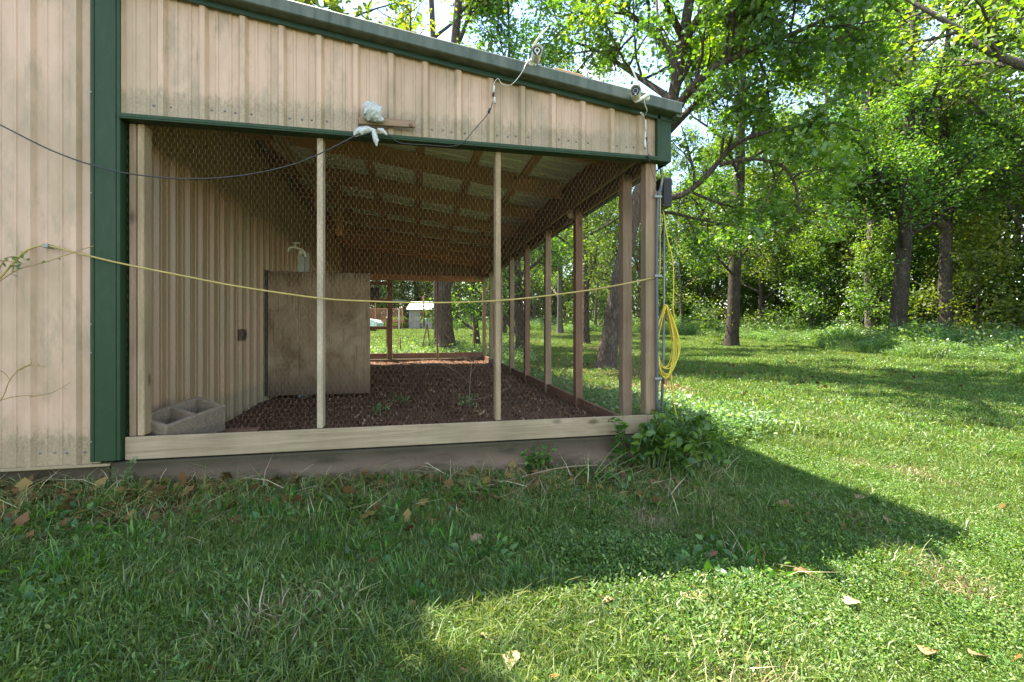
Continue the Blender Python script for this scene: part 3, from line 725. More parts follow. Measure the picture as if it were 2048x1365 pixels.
for l in range(nl):
    W_ = (17+rng.random()*16)*ppm; top_ = (62+rng.random()*10)*ppm; bot = (52+rng.random()*22)*ppm; ox = rng.uniform(-4, 4)*ppm; yo = rng.uniform(-.03, .012)
    for k in range(14):
        th = 2*math.pi*k/14
        s_, c_ = math.sin(th), math.cos(th)
        wz = (1-.62*max(0, c_))                     # narrow at the top, round at the bottom
        pts.append(c0+Vector((W_*s_*wz*1.0+ox*(1-c_)/2, yo+.012*s_+rng.uniform(-.003, .003), (top_ if c_ > 0 else bot)*c_)))
MB().tube(spline(pts, 3), .0045, 7).build('loops', M['yellow'], coil)
sy = sb.y-.05
MB().tube(spline([Vector((1.965, 3.45, 2.045)), onY(1328, 430, sy), onY(1333, 470, sy), onY(1345, 520, sy), onY(1347, 570, sy), onY(1346, 615, sy), onY(1350, 640, sy)], 6), .0052, 6).build('cord_end', M['yellow'], coil)
MB().tube(spline([onY(1340, 735, sy), onY(1344, 770, sy), onY(1348, 810, sy), onY(1357, 848, sy)], 6), .0055, 6).build('cord_end', M['yellow'], coil)
cable('green_twine', 'thin green twine hanging beside the yellow cord below the black box', 'twine', [onY(1332, 405, sy), onY(1338, 440, sy), onY(1352, 500, sy), onY(1358, 560, sy)], .0014, M['stem'], 4)
# little white lamp socket on the side beam
q = onX(1142, 430, 1.72)
e = empty('lamp_socket', 'small pinkish white lamp socket fixed to the side beam by the second side post', 'lamp socket', q)
MB().lathe([(.0005, -.04), (.03, -.035), (.045, -.01), (.04, .02), (.022, .035), (.02, .06)], 14, Matrix.Translation(q)).build('shade', plain('pinkish_plastic', (.6, .45, .38), .5), e)
MB().box((q.x-.02, q.y-.02, q.z+.045), (q.x+.02, q.y+.02, q.z+.075)).build('base', M['white'], e, .003)

# ================================================================ TREES
def leaf_template(kind):
    if kind == 'oak':      # lobed, 9 outline points + fold
        v = [(0, 0, 0), (.16, .28, .03), (.42, .16, .03), (.55, .36, .04), (.78, .18, .02), (1, 0, -.04), (.78, -.18, .02), (.55, -.36, .04), (.42, -.16, .03), (.16, -.28, .03)]
        f = [(0, 1, 2), (0, 2, 8), (0, 8, 9), (2, 3, 4), (2, 4, 8), (4, 6, 8), (8, 6, 7), (4, 5, 6)]
    elif kind == 'oval':
        v = [(0, 0, 0), (.3, .22, .04), (.65, .2, .02), (1, 0, -.10), (.65, -.2, .02), (.3, -.22, .04), (.5, 0, -.02)]
        f = [(0, 1, 6), (1, 2, 6), (2, 3, 6), (3, 4, 6), (4, 5, 6), (5, 0, 6)]
    elif kind == 'broad':
        v = [(0, 0, 0), (.18, .2, .03), (.42, .29, .05), (.7, .2, .02), (1, 0, -.16), (.7, -.2, .02), (.42, -.29, .05), (.18, -.2, .03), (.3, 0, -.02), (.62, 0, -.03)]
        f = [(0, 1, 8), (1, 2, 8), (2, 9, 8), (2, 3, 9), (3, 4, 9), (4, 5, 9), (5, 6, 9), (6, 8, 9), (6, 7, 8), (7, 0, 8)]
    else:
        v = [(0, 0, 0), (.45, .3, .06), (1, 0, -.05), (.45, -.3, .06)]
        f = [(0, 1, 2), (0, 2, 3)]
    return np.array(v, float), np.array(f, int)
def leaves(P, S, kind, rng, droop=.35, axis=None, R=None, flat=.9):
    """P places, S sizes -> vertices, triangles, per-vertex random"""
    P = np.asarray(P, float); N = len(P); S = np.asarray(S, float)
    tv, tf = leaf_template(kind)
    a = rng.normal(size=(N, 3)); a[:, 2] = a[:, 2]*.5-droop
    if axis is not None: a = a*.5+axis
    a /= np.linalg.norm(a, axis=1)[:, None]
    n = rng.normal(size=(N, 3))*.75; n[:, 2] += flat
    n -= a*(a*n).sum(1)[:, None]; n /= np.linalg.norm(n, axis=1)[:, None]
    b = np.cross(n, a)
    B_ = np.stack([a, b, n], 1)                       # N,3,3
    V = P[:, None, :]+S[:, None, None]*np.einsum('kj,njc->nkc', tv, B_)
    T = tf[None]+(np.arange(N)*len(tv))[:, None, None]
    r = rng.random(N) if R is None else R
    return V.reshape(-1, 3), T.reshape(-1, 3), np.repeat(r, len(tv))
def grow(rng, p, d, r, Ln, lev, out, tips, maxlev=3, up=.12, bend=.22, nch=(4, 6), ratio=.62, spread=.9, start=.3):
    """one wandering limb and its side limbs; out gets (points, radii), tips the twig points"""
    n = max(3, int(Ln/.55)+2) if lev < 2 else 4
    pts = [p.copy()]; rad = [r]; d = d.normalized(); step = Ln/n
    for i in range(n):
        d = (d+Vector((rng.gauss(0, bend), rng.gauss(0, bend), rng.gauss(0, bend)*.7+up))*.55).normalized()
        p = p+d*step; pts.append(p.copy()); rad.append(r*(1-.78*(i+1)/n)+.003)
    out.append((pts, rad, lev))
    if lev >= maxlev-1:
        for i in range(1, len(pts)):
            for k in range(2 if lev == maxlev-1 else 3): tips.append((pts[i-1].lerp(pts[i], rng.random()), lev))
    if lev < maxlev:
        for k in range(rng.randint(*nch)):
            t = start+(1-start)*(k+rng.random())/nch[1]; t = min(t, .97); j = t*n; i = min(int(j), n-1)
            q = pts[i].lerp(pts[i+1], j-i); dd = (pts[i+1]-pts[i]).normalized()
            ax = dd.orthogonal().normalized(); ax = Quaternion(dd, rng.uniform(0, 6.283)) @ ax
            nd = (dd*(1.1-spread*.5)+ax*spread*rng.uniform(.6, 1.1)).normalized()
            grow(rng, q, nd, max(.006, rad[i]*.6), Ln*ratio*rng.uniform(.7, 1.15)*(1-.35*t), lev+1, out, tips, maxlev, up, bend, nch, ratio, spread, start*.6)
def limbs_mesh(out, minr=.0):
    m = MB()
    for pts, rad, lev in out:
        if rad[0] < minr: continue
        m.tube(pts, rad, (12, 8, 5, 3, 3)[min(lev, 4)], False)
    me = bpy.data.meshes.new('trunk'); me.from_pydata(m.v, [], m.f); me.polygons.foreach_set('use_smooth', [True]*len(m.f)); me.update(); return me
def crown_mesh(tips, per, size, kind, rs, spread=.28, keep=None, droop=.35, jit=.3):
    rng = np.random.RandomState(rs); P = np.array([t[0] for t in tips]); P = np.repeat(P, per, 0)
    P = P+rng.normal(size=P.shape)*spread*np.array([1, 1, .8])
    if keep is not None: P = P[keep(P)]
    q = rng.permutation(len(P))[:len(P)]; P = P[q]
    P = P[np.array([noise.noise(Vector(p)*1.15)+.4*noise.noise(Vector(p)*2.9) for p in P]) > (-.10 if kind == 'oak' else -.32)]
    # clumps share a shade so the crown shows light and dark clumps of leaves
    S = size*(1+jit*rng.normal(size=len(P))).clip(.4, 1.8)
    R = rng.random(len(P))*.62+.19
    cl = np.array([noise.noise(Vector(p)*.55) for p in P[::1]]) if len(P) < 90000 else np.zeros(len(P))
    R = (R+cl*.55).clip(0, 1)
    V, T, A = leaves(P, S, kind, rng, droop, R=R)
    return npmesh('crown', V, T, A)
def flare(r, h=.9, k=.55):
    return lambda z: r*(1+k*math.exp(-z/h*4))
def trunk_pts(pts, r0, r1):
    """trunk through given points with a root flare"""
    P = spline(pts, 8); L_ = [0]
    for a, b in zip(P[:-1], P[1:]): L_.append(L_[-1]+(b-a).length)
    return P, [(r0+(r1-r0)*l/L_[-1])*(1+.85*math.exp(-l*2.6)) for l in L_]
def make_tree(seed, H, r, first, nl, limb, leafn, leafsize, kind='quad', spread=.9, lean=(0, 0), maxlev=3, up=.12, lspread=.3, top=True, low=None):
    rng = random.Random(seed); out = []; tips = []
    P = [Vector((0, 0, -.25)), Vector((0, 0, .3))]
    nseg = 6
    for i in range(1, nseg+1):
        t = i/nseg; P.append(Vector((lean[0]*t+rng.gauss(0, .12)*t, lean[1]*t+rng.gauss(0, .12)*t, H*t)))
    pts, rad = trunk_pts(P, r, r*.16); out.append((pts, rad, 0))
    for k in range(nl):
        t = first+(1-first)*(k+rng.random()*.8)/nl; j = t*(len(pts)-1); i = min(int(j), len(pts)-2)
        q = pts[i].lerp(pts[i+1], j-i); a = k*2.4+rng.uniform(-.5, .5)
        d = Vector((math.cos(a), math.sin(a), .25+.9*t))
        grow(rng, q, d, rad[i]*.55, limb*(1-.62*max(0, (t-first)/(1-first)))*rng.uniform(.75, 1.15), 1, out, tips, maxlev, up, .22, (4, 6), .6, spread)
    if low:
        for k in range(low[0]):
            t = rng.uniform(*low[1]); j = t*(len(pts)-1); i = int(j); q = pts[i]; a = rng.uniform(0, 6.28)
            grow(rng, q, Vector((math.cos(a), math.sin(a), .25)), .02, low[2], 2, out, tips, maxlev, 0, .2, (3, 4), .6, spread)
    n = max(1, round(leafn/max(1, len(tips))))
    return limbs_mesh(out, .006), crown_mesh(tips, n, leafsize, kind, seed, lspread)
VAR = []
VAR.append(make_tree(11, 15, .24, .30, 11, 4.6, 19000, .12))
VAR.append(make_tree(12, 13, .17, .18, 13, 3.8, 17000, .12, lean=(.8, .2)))
VAR.append(make_tree(13, 17, .27, .38, 10, 5.0, 19000, .125, lean=(-.9, .4)))
VAR.append(make_tree(14, 10, .10, .12, 14, 2.6, 10000, .12, lean=(.5, -.3), up=.05))
VAR.append(make_tree(15, 14, .19, .25, 12, 4.4, 18000, .12, up=.02))
VAR.append(make_tree(16, 5.2, .055, .08, 12, 1.9, 8000, .11, up=.0, maxlev=3))
for tm, cm in VAR: tm.materials.append(M['bark_dark']); cm.materials.append(M['leaf_wood'])
def add_tree(v, p, s, rz, label, group=None, name='tree', leafm=None, barkm=None, sz=1, cat='tree'):
    e = empty(name, label, cat, p, group); e.rotation_euler = (0, 0, rz); e.scale = (s, s, s*sz)
    for me, nm, mm in ((VAR[v][0], 'trunk', barkm), (VAR[v][1], 'crown', leafm)):
        o = bpy.data.objects.new(nm, me); COL.objects.link(o); o.parent = e
        if mm: o.material_slots[0].link = 'OBJECT'; o.material_slots[0].material = mm
    return e
# ---- the big leaning oak beside the pen
rng = random.Random(3)
out = []; tips = []
bp = onG(1212, 742); bd = bp.y*cs+bp.x*sn
def OD(x, y, dd=0): return onD(x, y, bd+dd)
tp = [bp+Vector((-.05, 0, -.3)), bp+Vector((0, 0, .15)), OD(1226, 640), OD(1243, 540), OD(1268, 430, .1), OD(1300, 320, .2), OD(1335, 235, .3), OD(1352, 165, .3), OD(1366, 80, .2), OD(1385, -30, 0), OD(1420, -200, -.2)]
P, R = trunk_pts(tp, .225, .09); out.append((P, R, 0))
def limb(ps, r0, r1, seed, n=7, Ln=2.0, up=.05):
    rg = random.Random(seed); P = spline(ps, 5); R = [r0+(r1-r0)*i/(len(P)-1) for i in range(len(P))]
    out.append((P, R, 1))
    for k in range(n):
        t = .25+.75*(k+rg.random())/n; i = min(int(t*(len(P)-1)), len(P)-2); dd = (P[i+1]-P[i]).normalized()
        ax = Quaternion(dd, rg.uniform(0, 6.28)) @ dd.orthogonal().normalized()
        grow(rg, P[i], dd*.5+ax, max(.012, R[i]*.55), Ln*rg.uniform(.7, 1.2), 2, out, tips, 3, up, .25, (3, 5), .6)
limb([OD(1338, 250, .3), OD(1372, 190, -.2), OD(1425, 140, -.8), OD(1490, 105, -1.2), OD(1580, 70, -1.6), OD(1690, 20, -2)], .12, .03, 31, 14, 1.9)
limb([OD(1338, 262, .3), OD(1385, 215, 1), OD(1440, 165, 1.5), OD(1500, 110, 2), OD(1560, 40, 2.4)], .10, .03, 32, 11, 2.0)
limb([OD(1288, 375, .2), OD(1345, 395, -.3), OD(1400, 365, -.6), OD(1470, 290, -.9), OD(1545, 262, -1.1), OD(1640, 245, -1.2), OD(1720, 262, -1.2)], .085, .022, 33, 12, 1.6, .0)
limb([OD(1440, 330, -.8), OD(1500, 318, -1.3), OD(1560, 330, -1.6), OD(1590, 370, -1.8), OD(1600, 430, -1.9)], .05, .015, 34, 8, 1.2, -.05)
limb([OD(1250, 430, .2), OD(1330, 425, 1.4), OD(1400, 440, 2.2), OD(1480, 455, 3), OD(1530, 480, 3.3)], .06, .015, 35, 9, 1.5, -.05)
limb([OD(1355, 130, .3), OD(1300, 60, .9), OD(1230, 10, 1.5), OD(1150, -40, 2)], .11, .03, 36, 12, 2.2)
limb([OD(1345, 200, .3), OD(1270, 150, 1.8), OD(1190, 100, 3), OD(1100, 70, 4)], .09, .03, 37, 14, 2.1)
limb([OD(1360, 100, .3), OD(1410, 20, -.6), OD(1490, -40, -1.3), OD(1600, -90, -2)], .11, .03, 38, 12, 2.2)
limb([OD(1366, 80, .3), OD(1330, 0, -1), OD(1290, -80, -2), OD(1240, -160, -3)], .09, .03, 39, 8, 2.0)
limb([OD(1345, 190, .3), OD(1400, 100, 2.0), OD(1470, 60, 3.4), OD(1560, 150, 4.5), OD(1650, 190, 5)], .08, .02, 40, 12, 2.1)
limb([OD(1385, -30, 0), OD(1500, -120, -1), OD(1650, -150, -2.2), OD(1800, -120, -3)], .09, .03, 41, 12, 2.2)
limb([OD(1268, 430, .1), OD(1220, 360, 1.5), OD(1180, 330, 2.5), OD(1120, 350, 3.4)], .06, .02, 42, 9, 1.7, 0)
for k, (x, y, z) in enumerate([(7, 9, 10), (9.5, 8.2, 9.5), (6.2, 7.4, 11), (10.5, 11, 10), (8.2, 12, 11.5), (12, 9.5, 9), (7.6, 7.0, 9.6)]):  # unseen high limbs, added to throw dappled shade on the right lawn
    s0 = P[-1-(k % 4)]; t0 = Vector((x, y, z)); Q = [s0, s0.lerp(t0, .5)+Vector((0, 0, .8)), t0]; nb = spline(Q, 6); out.append((nb, [.10-.07*i/(len(nb)-1) for i in range(len(nb))], 1))
    for j in range(9):
        i = int((.35+.65*j/9)*(len(nb)-1)); grow(rng, nb[i], Vector((rng.gauss(0, 1), rng.gauss(0, 1), rng.gauss(.1, .4))), .03, rng.uniform(1.3, 2.3), 2, out, tips, 3, .03, .25, (3, 5), .6)
oak = empty('oak_tree', 'big leaning oak beside the pen whose limbs spread over the roof corner and lawn', 'tree', bp)
def sunny(P):
    """leave the low sunny strip of the lawn near the camera open by dropping the leaves that would shade it"""
    x = P[:, 0]+P[:, 2]*SX; y = P[:, 1]+P[:, 2]*SY
    return ~((x > .2) & (x < 8.5) & (y > -2) & (y < 3.1+.25*np.sin(x*2)+.3*np.sin(x*.9+1))) & ~((P[:, 2] < rake_z(1.9)+.6) & (P[:, 0] < 2.4))
tm = limbs_mesh(out, .005); link('trunk', tm, M['bark_oak'], oak)
n = max(1, round(105000/len(tips)))
cm = crown_mesh(tips, n, .105, 'oak', 5, .19, sunny, .3); link('crown', cm, M['leaf_oak'], oak)
print('oak tips', len(tips), 'leaves', n*len(tips))
# ---- double trunked oak behind the pen
out = []; tips = []; rg = random.Random(8)
b2 = onG(896, 713); b3 = onG(878, 694); dd2 = b2.y*cs+b2.x*sn; dd3 = b3.y*cs+b3.x*sn
P, R = trunk_pts([b2+Vector((.1, 0, -.3)), b2+Vector((0, 0, .2)), onD(888, 600, dd2), onD(893, 400, dd2), onD(905, 150, dd2), onD(935, -200, dd2)], .29, .10); out.append((P, R, 0))
PA = [(P, R, k) for k in range(8)]
P3, R3 = trunk_pts([b3+Vector((0, 0, -.3)), b3+Vector((0, 0, .2)), onD(876, 600, dd3), onD(872, 400, dd3), onD(868, 120, dd3), onD(850, -250, dd3)], .22, .08)
for (P_, R_, sd) in ((P, R, 1), (P3, R3, 2)):
    for k in range(10):
        i = int(len(P_)*(.42+.055*k)); i = min(i, len(P_)-2); a = k*2.4+sd
        grow(rg, P_[i], Vector((math.cos(a), math.sin(a), .8)), R_[i]*.6, rg.uniform(3.0, 5.2), 1, out, tips, 3, .1, .2, (4, 6), .6)
out.append((P3, R3, 0))
e = empty('oak_tree', 'pair of thick joined oak trunks standing just behind the far end of the pen', 'tree', b2)
link('trunk', limbs_mesh(out, .006), M['bark_oak'], e)
cm = crown_mesh(tips, max(1, round(30000/len(tips))), .15, 'oak', 9, .3, lambda P: (P[:, 2] > rake_z(0)+.8+.02*P[:, 1])); link('crown', cm, M['leaf_yellow'], e)
# ---- shade tree behind and above the tall building; its crown shades the near left lawn
out = []; tips = []; rg = random.Random(18); tb = Vector((-5.2, 13.6, 0))
P, R = trunk_pts([tb+Vector((0, 0, -.3)), tb+Vector((0, 0, .3)), tb+Vector((0, -.2, 3)), tb+Vector((.2, -.8, 6)), tb+Vector((.2, -1.4, 9)), tb+Vector((0, -2, 13))], .34, .1); out.append((P, R, 0))
for k, (x, y, z, Ln) in enumerate([(-4.0, 4.4, 7.4, 0), (-2.7, 4.5, 7.5, 0), (-5.4, 4.4, 7.6, 0), (-3.4, 4.3, 8.2, 0), (-6.8, 4.4, 7.8, 0), (-2.6, 9, 8.5, 0), (-7, 8, 9, 0), (-3, 13, 10, 0), (-7, 15, 10, 0), (-4.5, 9, 11.5, 0), (-1.2, 12.6, 8.2, 0)]):
    i = 14+k*2; s = P[min(i, len(P)-2)]; t = Vector((x, y, z)); mid = s.lerp(t, .5)+Vector((0, 0, 1.2))
    Q = spline([s, mid, t], 7); out.append((Q, [.12-.09*j/(len(Q)-1) for j in range(len(Q))], 1))
    for j in range(16):
        q = Q[min(len(Q)-1, int(len(Q)*(.35+.65*j/15)))]; d = Vector((rg.gauss(0, 1), rg.gauss(0, 1), rg.gauss(.2, .5)))
        grow(rg, q, d, .03, rg.uniform(1.0, 1.9), 2, out, tips, 3, .03, .25, (3, 5), .6)
def shady(P):  # crown shaped so its shadow stops at the edge of the left shade
    x = P[:, 0]+P[:, 2]*SX; y = P[:, 1]+P[:, 2]*SY
    return ~((x > .16+.10*np.sin(y*7)) & (y < 2.9)) & (P[:, 2] > 4.4)
e = empty('oak_tree', 'oak with yellow green foliage reaching over the roof at the top left of the trees', 'tree', tb)
link('trunk', limbs_mesh(out, .006), M['bark_oak'], e)
cm = crown_mesh(tips, max(1, round(36000/len(tips))), .17, 'oak', 19, .30, shady); link('crown', cm, M['leaf_yellow'], e)

# ---- trees whose limbs can be followed in the photograph
def drawn_tree(label, bx, by, trunk, limbs_, r0, r1, seed, nleaf, lsize, barkm, leafm, twig=2.4, low=None, ivy=0):
    global out, tips
    b = onG(bx, by); d = b.y*cs+b.x*sn; rg = random.Random(seed); out = []; tips = []
    P, R = trunk_pts([b+Vector((0, 0, -.4)), b+Vector((0, 0, .2))]+[onD(x, y, d) for x, y in trunk], r0, r1); out.append((P, R, 0))
    n = len(P)
    for k in range(13):
        i = min(n-2, int(n*(.40+.045*k))); a = k*2.4+seed; grow(rg, P[i], Vector((math.cos(a), math.sin(a), .5)), R[i]*.4, rg.uniform(.8, 1.25)*twig*1.5, 1, out, tips, 3, .06, .22, (4, 6), .6)
    for (ps, a0, a1, dd) in limbs_:
        Q = spline([onD(x, y, d+dd*j) for j, (x, y) in enumerate(ps)], 5); RR = [a0+(a1-a0)*i/(len(Q)-1) for i in range(len(Q))]; out.append((Q, RR, 1))
        for k in range(9):
            i = min(int((.25+.75*k/9)*(len(Q)-1)), len(Q)-2); dr = (Q[i+1]-Q[i]).normalized(); ax = Quaternion(dr, rg.uniform(0, 6.28)) @ dr.orthogonal().normalized()
            grow(rg, Q[i], dr*.6+ax, max(.015, RR[i]*.5), twig*rg.uniform(.6, 1.2), 2, out, tips, 3, .04, .25, (3, 5), .6)
    if low:
        for k in range(low): i = rg.randint(int(n*.12), int(n*.4)); a = rg.uniform(0, 6.28); grow(rg, P[i], Vector((math.cos(a), math.sin(a), .1)), .02, twig*.9, 2, out, tips, 3, -.02, .25, (3, 4), .6)
    for k in range(ivy):
        i = rg.randint(2, int(n*.75)); a = rg.uniform(0, 6.28); tips.append((P[i]+Vector((math.cos(a), math.sin(a), 0))*(R[i]+.05), 3))
    e = empty('tree', label, 'tree', b, 'trees on the lawn and its edge')
    link('trunk', limbs_mesh(out, .008), M[barkm], e); link('crown', crown_mesh(tips, max(1, round(nleaf/len(tips))), lsize, 'quad', seed, .24), M[leafm], e)
drawn_tree('straight dark oak standing alone on the lawn with a bare flared trunk', 1463, 694, [(1466, 640), (1470, 540), (1476, 420), (1480, 330), (1482, 200), (1490, 0), (1500, -160)],
  [([(1476, 560), (1440, 520), (1420, 480), (1415, 440)], .07, .02, -.4), ([(1478, 520), (1510, 480), (1550, 460)], .07, .02, .3), ([(1478, 440), (1530, 420), (1560, 390)], .08, .02, -.3)], .30, .12, 51, 30000, .115, 'bark_dark', 'leaf_wood', 2.0, 5)
drawn_tree('left trunk of the close pair at the edge of the weeds', 1612, 674, [(1609, 620), (1597, 560), (1580, 520), (1556, 480), (1540, 400), (1530, 280)],
  [([(1600, 570), (1610, 500), (1605, 430), (1600, 330)], .14, .05, .5)], .26, .07, 52, 12000, .12, 'bark_oak', 'leaf_wood', 2.4)
drawn_tree('right trunk of the close pair, with limbs spreading right', 1631, 677, [(1628, 610), (1630, 550), (1632, 500), (1640, 430), (1650, 300), (1655, 150)],
  [([(1636, 556), (1665, 505), (1710, 440), (1765, 405)], .12, .03, -.2), ([(1634, 525), (1650, 460), (1685, 400), (1720, 350)], .13, .03, .3), ([(1634, 540), (1645, 480), (1655, 430), (1672, 360)], .10, .03, .8), ([(1628, 560), (1600, 520), (1570, 500)], .07, .02, -.6)], .33, .10, 53, 26000, .12, 'bark_oak', 'leaf_wood', 2.6)
drawn_tree('massive dark forked tree rising from the weeds on the right', 1791, 706, [(1798, 620), (1806, 520), (1812, 440), (1814, 400), (1818, 300), (1822, 160), (1830, 0)],
  [([(1812, 435), (1795, 385), (1758, 350), (1725, 318)], .17, .06, -.3), ([(1808, 430), (1770, 412), (1725, 408)], .08, .03, .3), ([(1816, 420), (1870, 355), (1950, 312), (2050, 262)], .14, .04, -.2), ([(1814, 460), (1860, 425), (1910, 385), (1960, 350)], .10, .03, .6), ([(1818, 300), (1860, 220), (1900, 120)], .12, .04, .3)], .31, .10, 54, 40000, .11, 'bark_dark', 'leaf_wood', 2.3, 0, 60)
drawn_tree('leaning reddish trunk reaching up to the right behind the weeds', 1905, 690, [(1900, 640), (1898, 560), (1920, 470), (1960, 390), (2000, 330), (2060, 260)],
  [([(1915, 480), (1905, 430), (1880, 380)], .06, .02, .3), ([(1940, 440), (1990, 410), (2040, 395)], .06, .02, -.3)], .17, .07, 55, 15000, .115, 'bark_oak', 'leaf_wood', 2.2)
# ---- named trees on the lawn edge: base pixel, variant, scale, turn, label
def base_at(x, y, r=None): return onG(x, y)
NAMED = [
 (1864, 694, 3, 1.25, 1.2, 'thin straight tree just right of the massive forked tree', 'bark_pale', None),
 (1742, 682, 3, 1.3, 5.0, 'slender leafy tree just left of the massive forked tree', 'bark_pale', None),
 (1945, 680, 1, 1.25, 3.3, 'leaning grey trunked tree among the weeds near the right edge', 'bark_pale', None),
 (1990, 690, 0, 1.2, .4, 'tall yellowing tree at the right edge above the weeds', 'bark_dark', 'leaf_yellow'),
 (2230, 745, 2, 1.25, 2.6, 'pale yellow green tree whose crown fills the upper right corner', 'bark_pale', 'leaf_yellow'),
 (1042, 716, 1, 1.0, 2.0, 'dark trunk seen between two side posts of the pen', 'bark_dark', None),
 (1172, 690, 4, .95, 4.4, 'dark trunk seen just right of the second side post', 'bark_dark', None),
 (1120, 668, 0, .9, 1.5, 'pale thick trunk far back between the first and second side posts', 'bark_pale', None),
 (1190, 664, 3, 1.2, .8, 'pair of slim pale stems far back to the left of the leaning oak', 'bark_pale', None),
 (1366, 668, 3, 1.1, 2.8, 'slim grey stem just right of the coiled yellow cord', 'bark_pale', None),
 (1552, 666, 1, .95, .2, 'leaning dark stem left of the close pair of trunks', 'bark_dark', None),
 (1576, 660, 3, 1.3, 3.9, 'slim stem crossing the leaning dark stem behind the weeds', 'bark_dark', None),
 (1495, 658, 3, 1.1, 5.6, 'short dark tree just right of and behind the lone oak', 'bark_dark', 'leaf_yellow'),
 (953, 690, 1, .9, 2.5, 'single trunk seen through the far end of the pen near its right corner', 'bark_dark', None),
 (1008, 668, 4, .9, 2.9, 'far trunk seen through the side of the pen near its far corner', 'bark_dark', None),
]
for (x, y, v, s, rz, lab, bm_, lm) in NAMED:
    p = onG(x, y); add_tree(v, p, s, rz, lab, 'trees on the lawn and its edge', 'tree', M[lm] if lm else None, M[bm_])
# ---- the wood behind: many trees nobody could tell apart
rg = random.Random(44)
def wood_edge(a):            # distance of the wood's edge for an angle right of the pen axis (radians)
    pts = [(-1.2, 46), (-.35, 46), (-.15, 46), (.0, 44), (.1, 40), (.3, 38), (.5, 36), (.6, 34), (.76, 30), (.83, 24), (.9, 22), (1.03, 20.5), (1.3, 20.5), (1.9, 24)]
    for (a0, d0), (a1, d1) in zip(pts[:-1], pts[1:]):
        if a0 <= a <= a1: return d0+(d1-d0)*(a-a0)/(a1-a0)
    return 30
FAR = []
def place_far(a, d, v, s, lm=None):
    x, y = d*math.sin(a), d*math.cos(a)
    for q in FAR:
        if (q[0]-x)**2+(q[1]-y)**2 < 1.6: return
    FAR.append((x, y)); z = gz(x, y)
    add_tree(v, (x, y, z-.05), s, rg.uniform(0, 6.28), 'leafy tree in the dense wood behind the lawn', 'trees in the far wood', 'tree', lm, rg.choice([M['bark_dark'], M['bark_oak'], M['bark_pale']]), rg.uniform(.9, 1.15))
a = -.62
while a < 1.42:
    d = wood_edge(a)
    for row, dr in enumerate((6, 10, 15)):
        place_far(a+rg.uniform(-.03, .03), d+dr+rg.uniform(-1.5, 1.5), rg.choice([0, 1, 2, 3, 4, 4, 1]), rg.uniform(.85, 1.25)*(1+.06*row), rg.choice([None, None, None, None, M['leaf_yellow'], M['leaf_oak']]))
    a += 2.6/d
# the far-off wood that reads as one mass
rs0 = np.random.RandomState(77); P = []
for k in range(190000):
    a = rs0.uniform(-.7, 1.5); d = wood_edge(a)+15+11*rs0.random(); z = 15*rs0.random()**1.55
    x, y = d*math.sin(a), d*math.cos(a)
    if noise.noise(Vector((x*.35, y*.35, z*.45)))+.62-.012*z < rs0.random()*.35: continue
    P.append((x, y, gz(x, y)+z))
P = np.array(P); Rn = (rs0.random(len(P))*.6+.2+.35*np.array([noise.noise(Vector(p)*.3) for p in P])).clip(0, 1)
link('far_wood', npmesh('far_wood', *leaves(P, np.full(len(P), .42), 'quad', rs0, .3, R=Rn)), M['leaf_wood'], None, None, 'stuff')
# understorey saplings along the edge
a = -.5
while a < 1.42:
    d = wood_edge(a)
    for k in range(2):
        x_, y_ = (d+rg.uniform(5, 10))*math.sin(a), (d+rg.uniform(5, 10))*math.cos(a)
        add_tree(5, (x_, y_, gz(x_, y_)-.1), rg.uniform(.75, 1.15), rg.uniform(0, 6.28), 'leafy sapling in the undergrowth at the foot of the wood', 'saplings under the wood', 'sapling', rg.choice([None, None, M['leaf_yellow']]), None, 1, 'sapling')
        a += rg.uniform(.3, .7)*2.2/d

# ================================================================ GROUND COVER (geometry nodes scatter real blades)
def blades(n, R, h, w_, seed, lean=.5, kind='blade', bend=.6):
    rng = np.random.RandomState(seed); V = []; T = []; A = []
    for i in range(n):
        a, rr = rng.uniform(0, 6.283), R*math.sqrt(rng.random()); x, y = rr*math.cos(a), rr*math.sin(a)
        th = rng.uniform(0, 6.283); hh = h*rng.uniform(.45, 1.25); ln = abs(rng.normal(0, lean))*hh
        dx, dy = math.cos(th)*ln, math.sin(th)*ln; px_, py_ = -math.sin(th+rng.uniform(-.8, .8)), math.cos(th+rng.uniform(-.8, .8)); ww = w_*rng.uniform(.6, 1.3)/2
        b = len(V); z1 = hh*.55; z2 = hh*(1-.35*min(1.2, ln/hh))
        V += [(x-px_*ww, y-py_*ww, -.01), (x+px_*ww, y+py_*ww, -.01), (x+dx*.35-px_*ww*.9, y+dy*.35-py_*ww*.9, z1), (x+dx*.35+px_*ww*.9, y+dy*.35+py_*ww*.9, z1), (x+dx, y+dy, z2)]
        T += [(b, b+1, b+3), (b, b+3, b+2), (b+2, b+3, b+4)]; A += [rng.random()]*5
    return np.array(V), np.array(T), np.array(A)
def herb(n, R, h, s, seed, kind='oval', up=.3):
    rng = np.random.RandomState(seed); a = rng.uniform(0, 6.283, n); rr = R*np.sqrt(rng.random(n))
    P = np.stack([rr*np.cos(a), rr*np.sin(a), h*rng.random(n)**.8], 1)
    ax = np.stack([np.cos(a)*.8, np.sin(a)*.8, np.full(n, up)], 1)
    return leaves(P, s*rng.uniform(.55, 1.25, n), kind, rng, 0, axis=ax, flat=1.6)
def merge(parts):
    V = []; T = []; A = []; o = 0
    for v, t, a in parts: V.append(v); T.append(t+o); A.append(a); o += len(v)
    return np.concatenate(V), np.concatenate(T), np.concatenate(A)
def clump_objs(nm, specs):
    c = bpy.data.collections.new(nm)
    for i, (mesh, mat) in enumerate(specs):
        me = npmesh(nm+'_clump', *mesh); me.materials.append(mat); c.objects.link(bpy.data.objects.new(nm+'_clump', me))
    return c
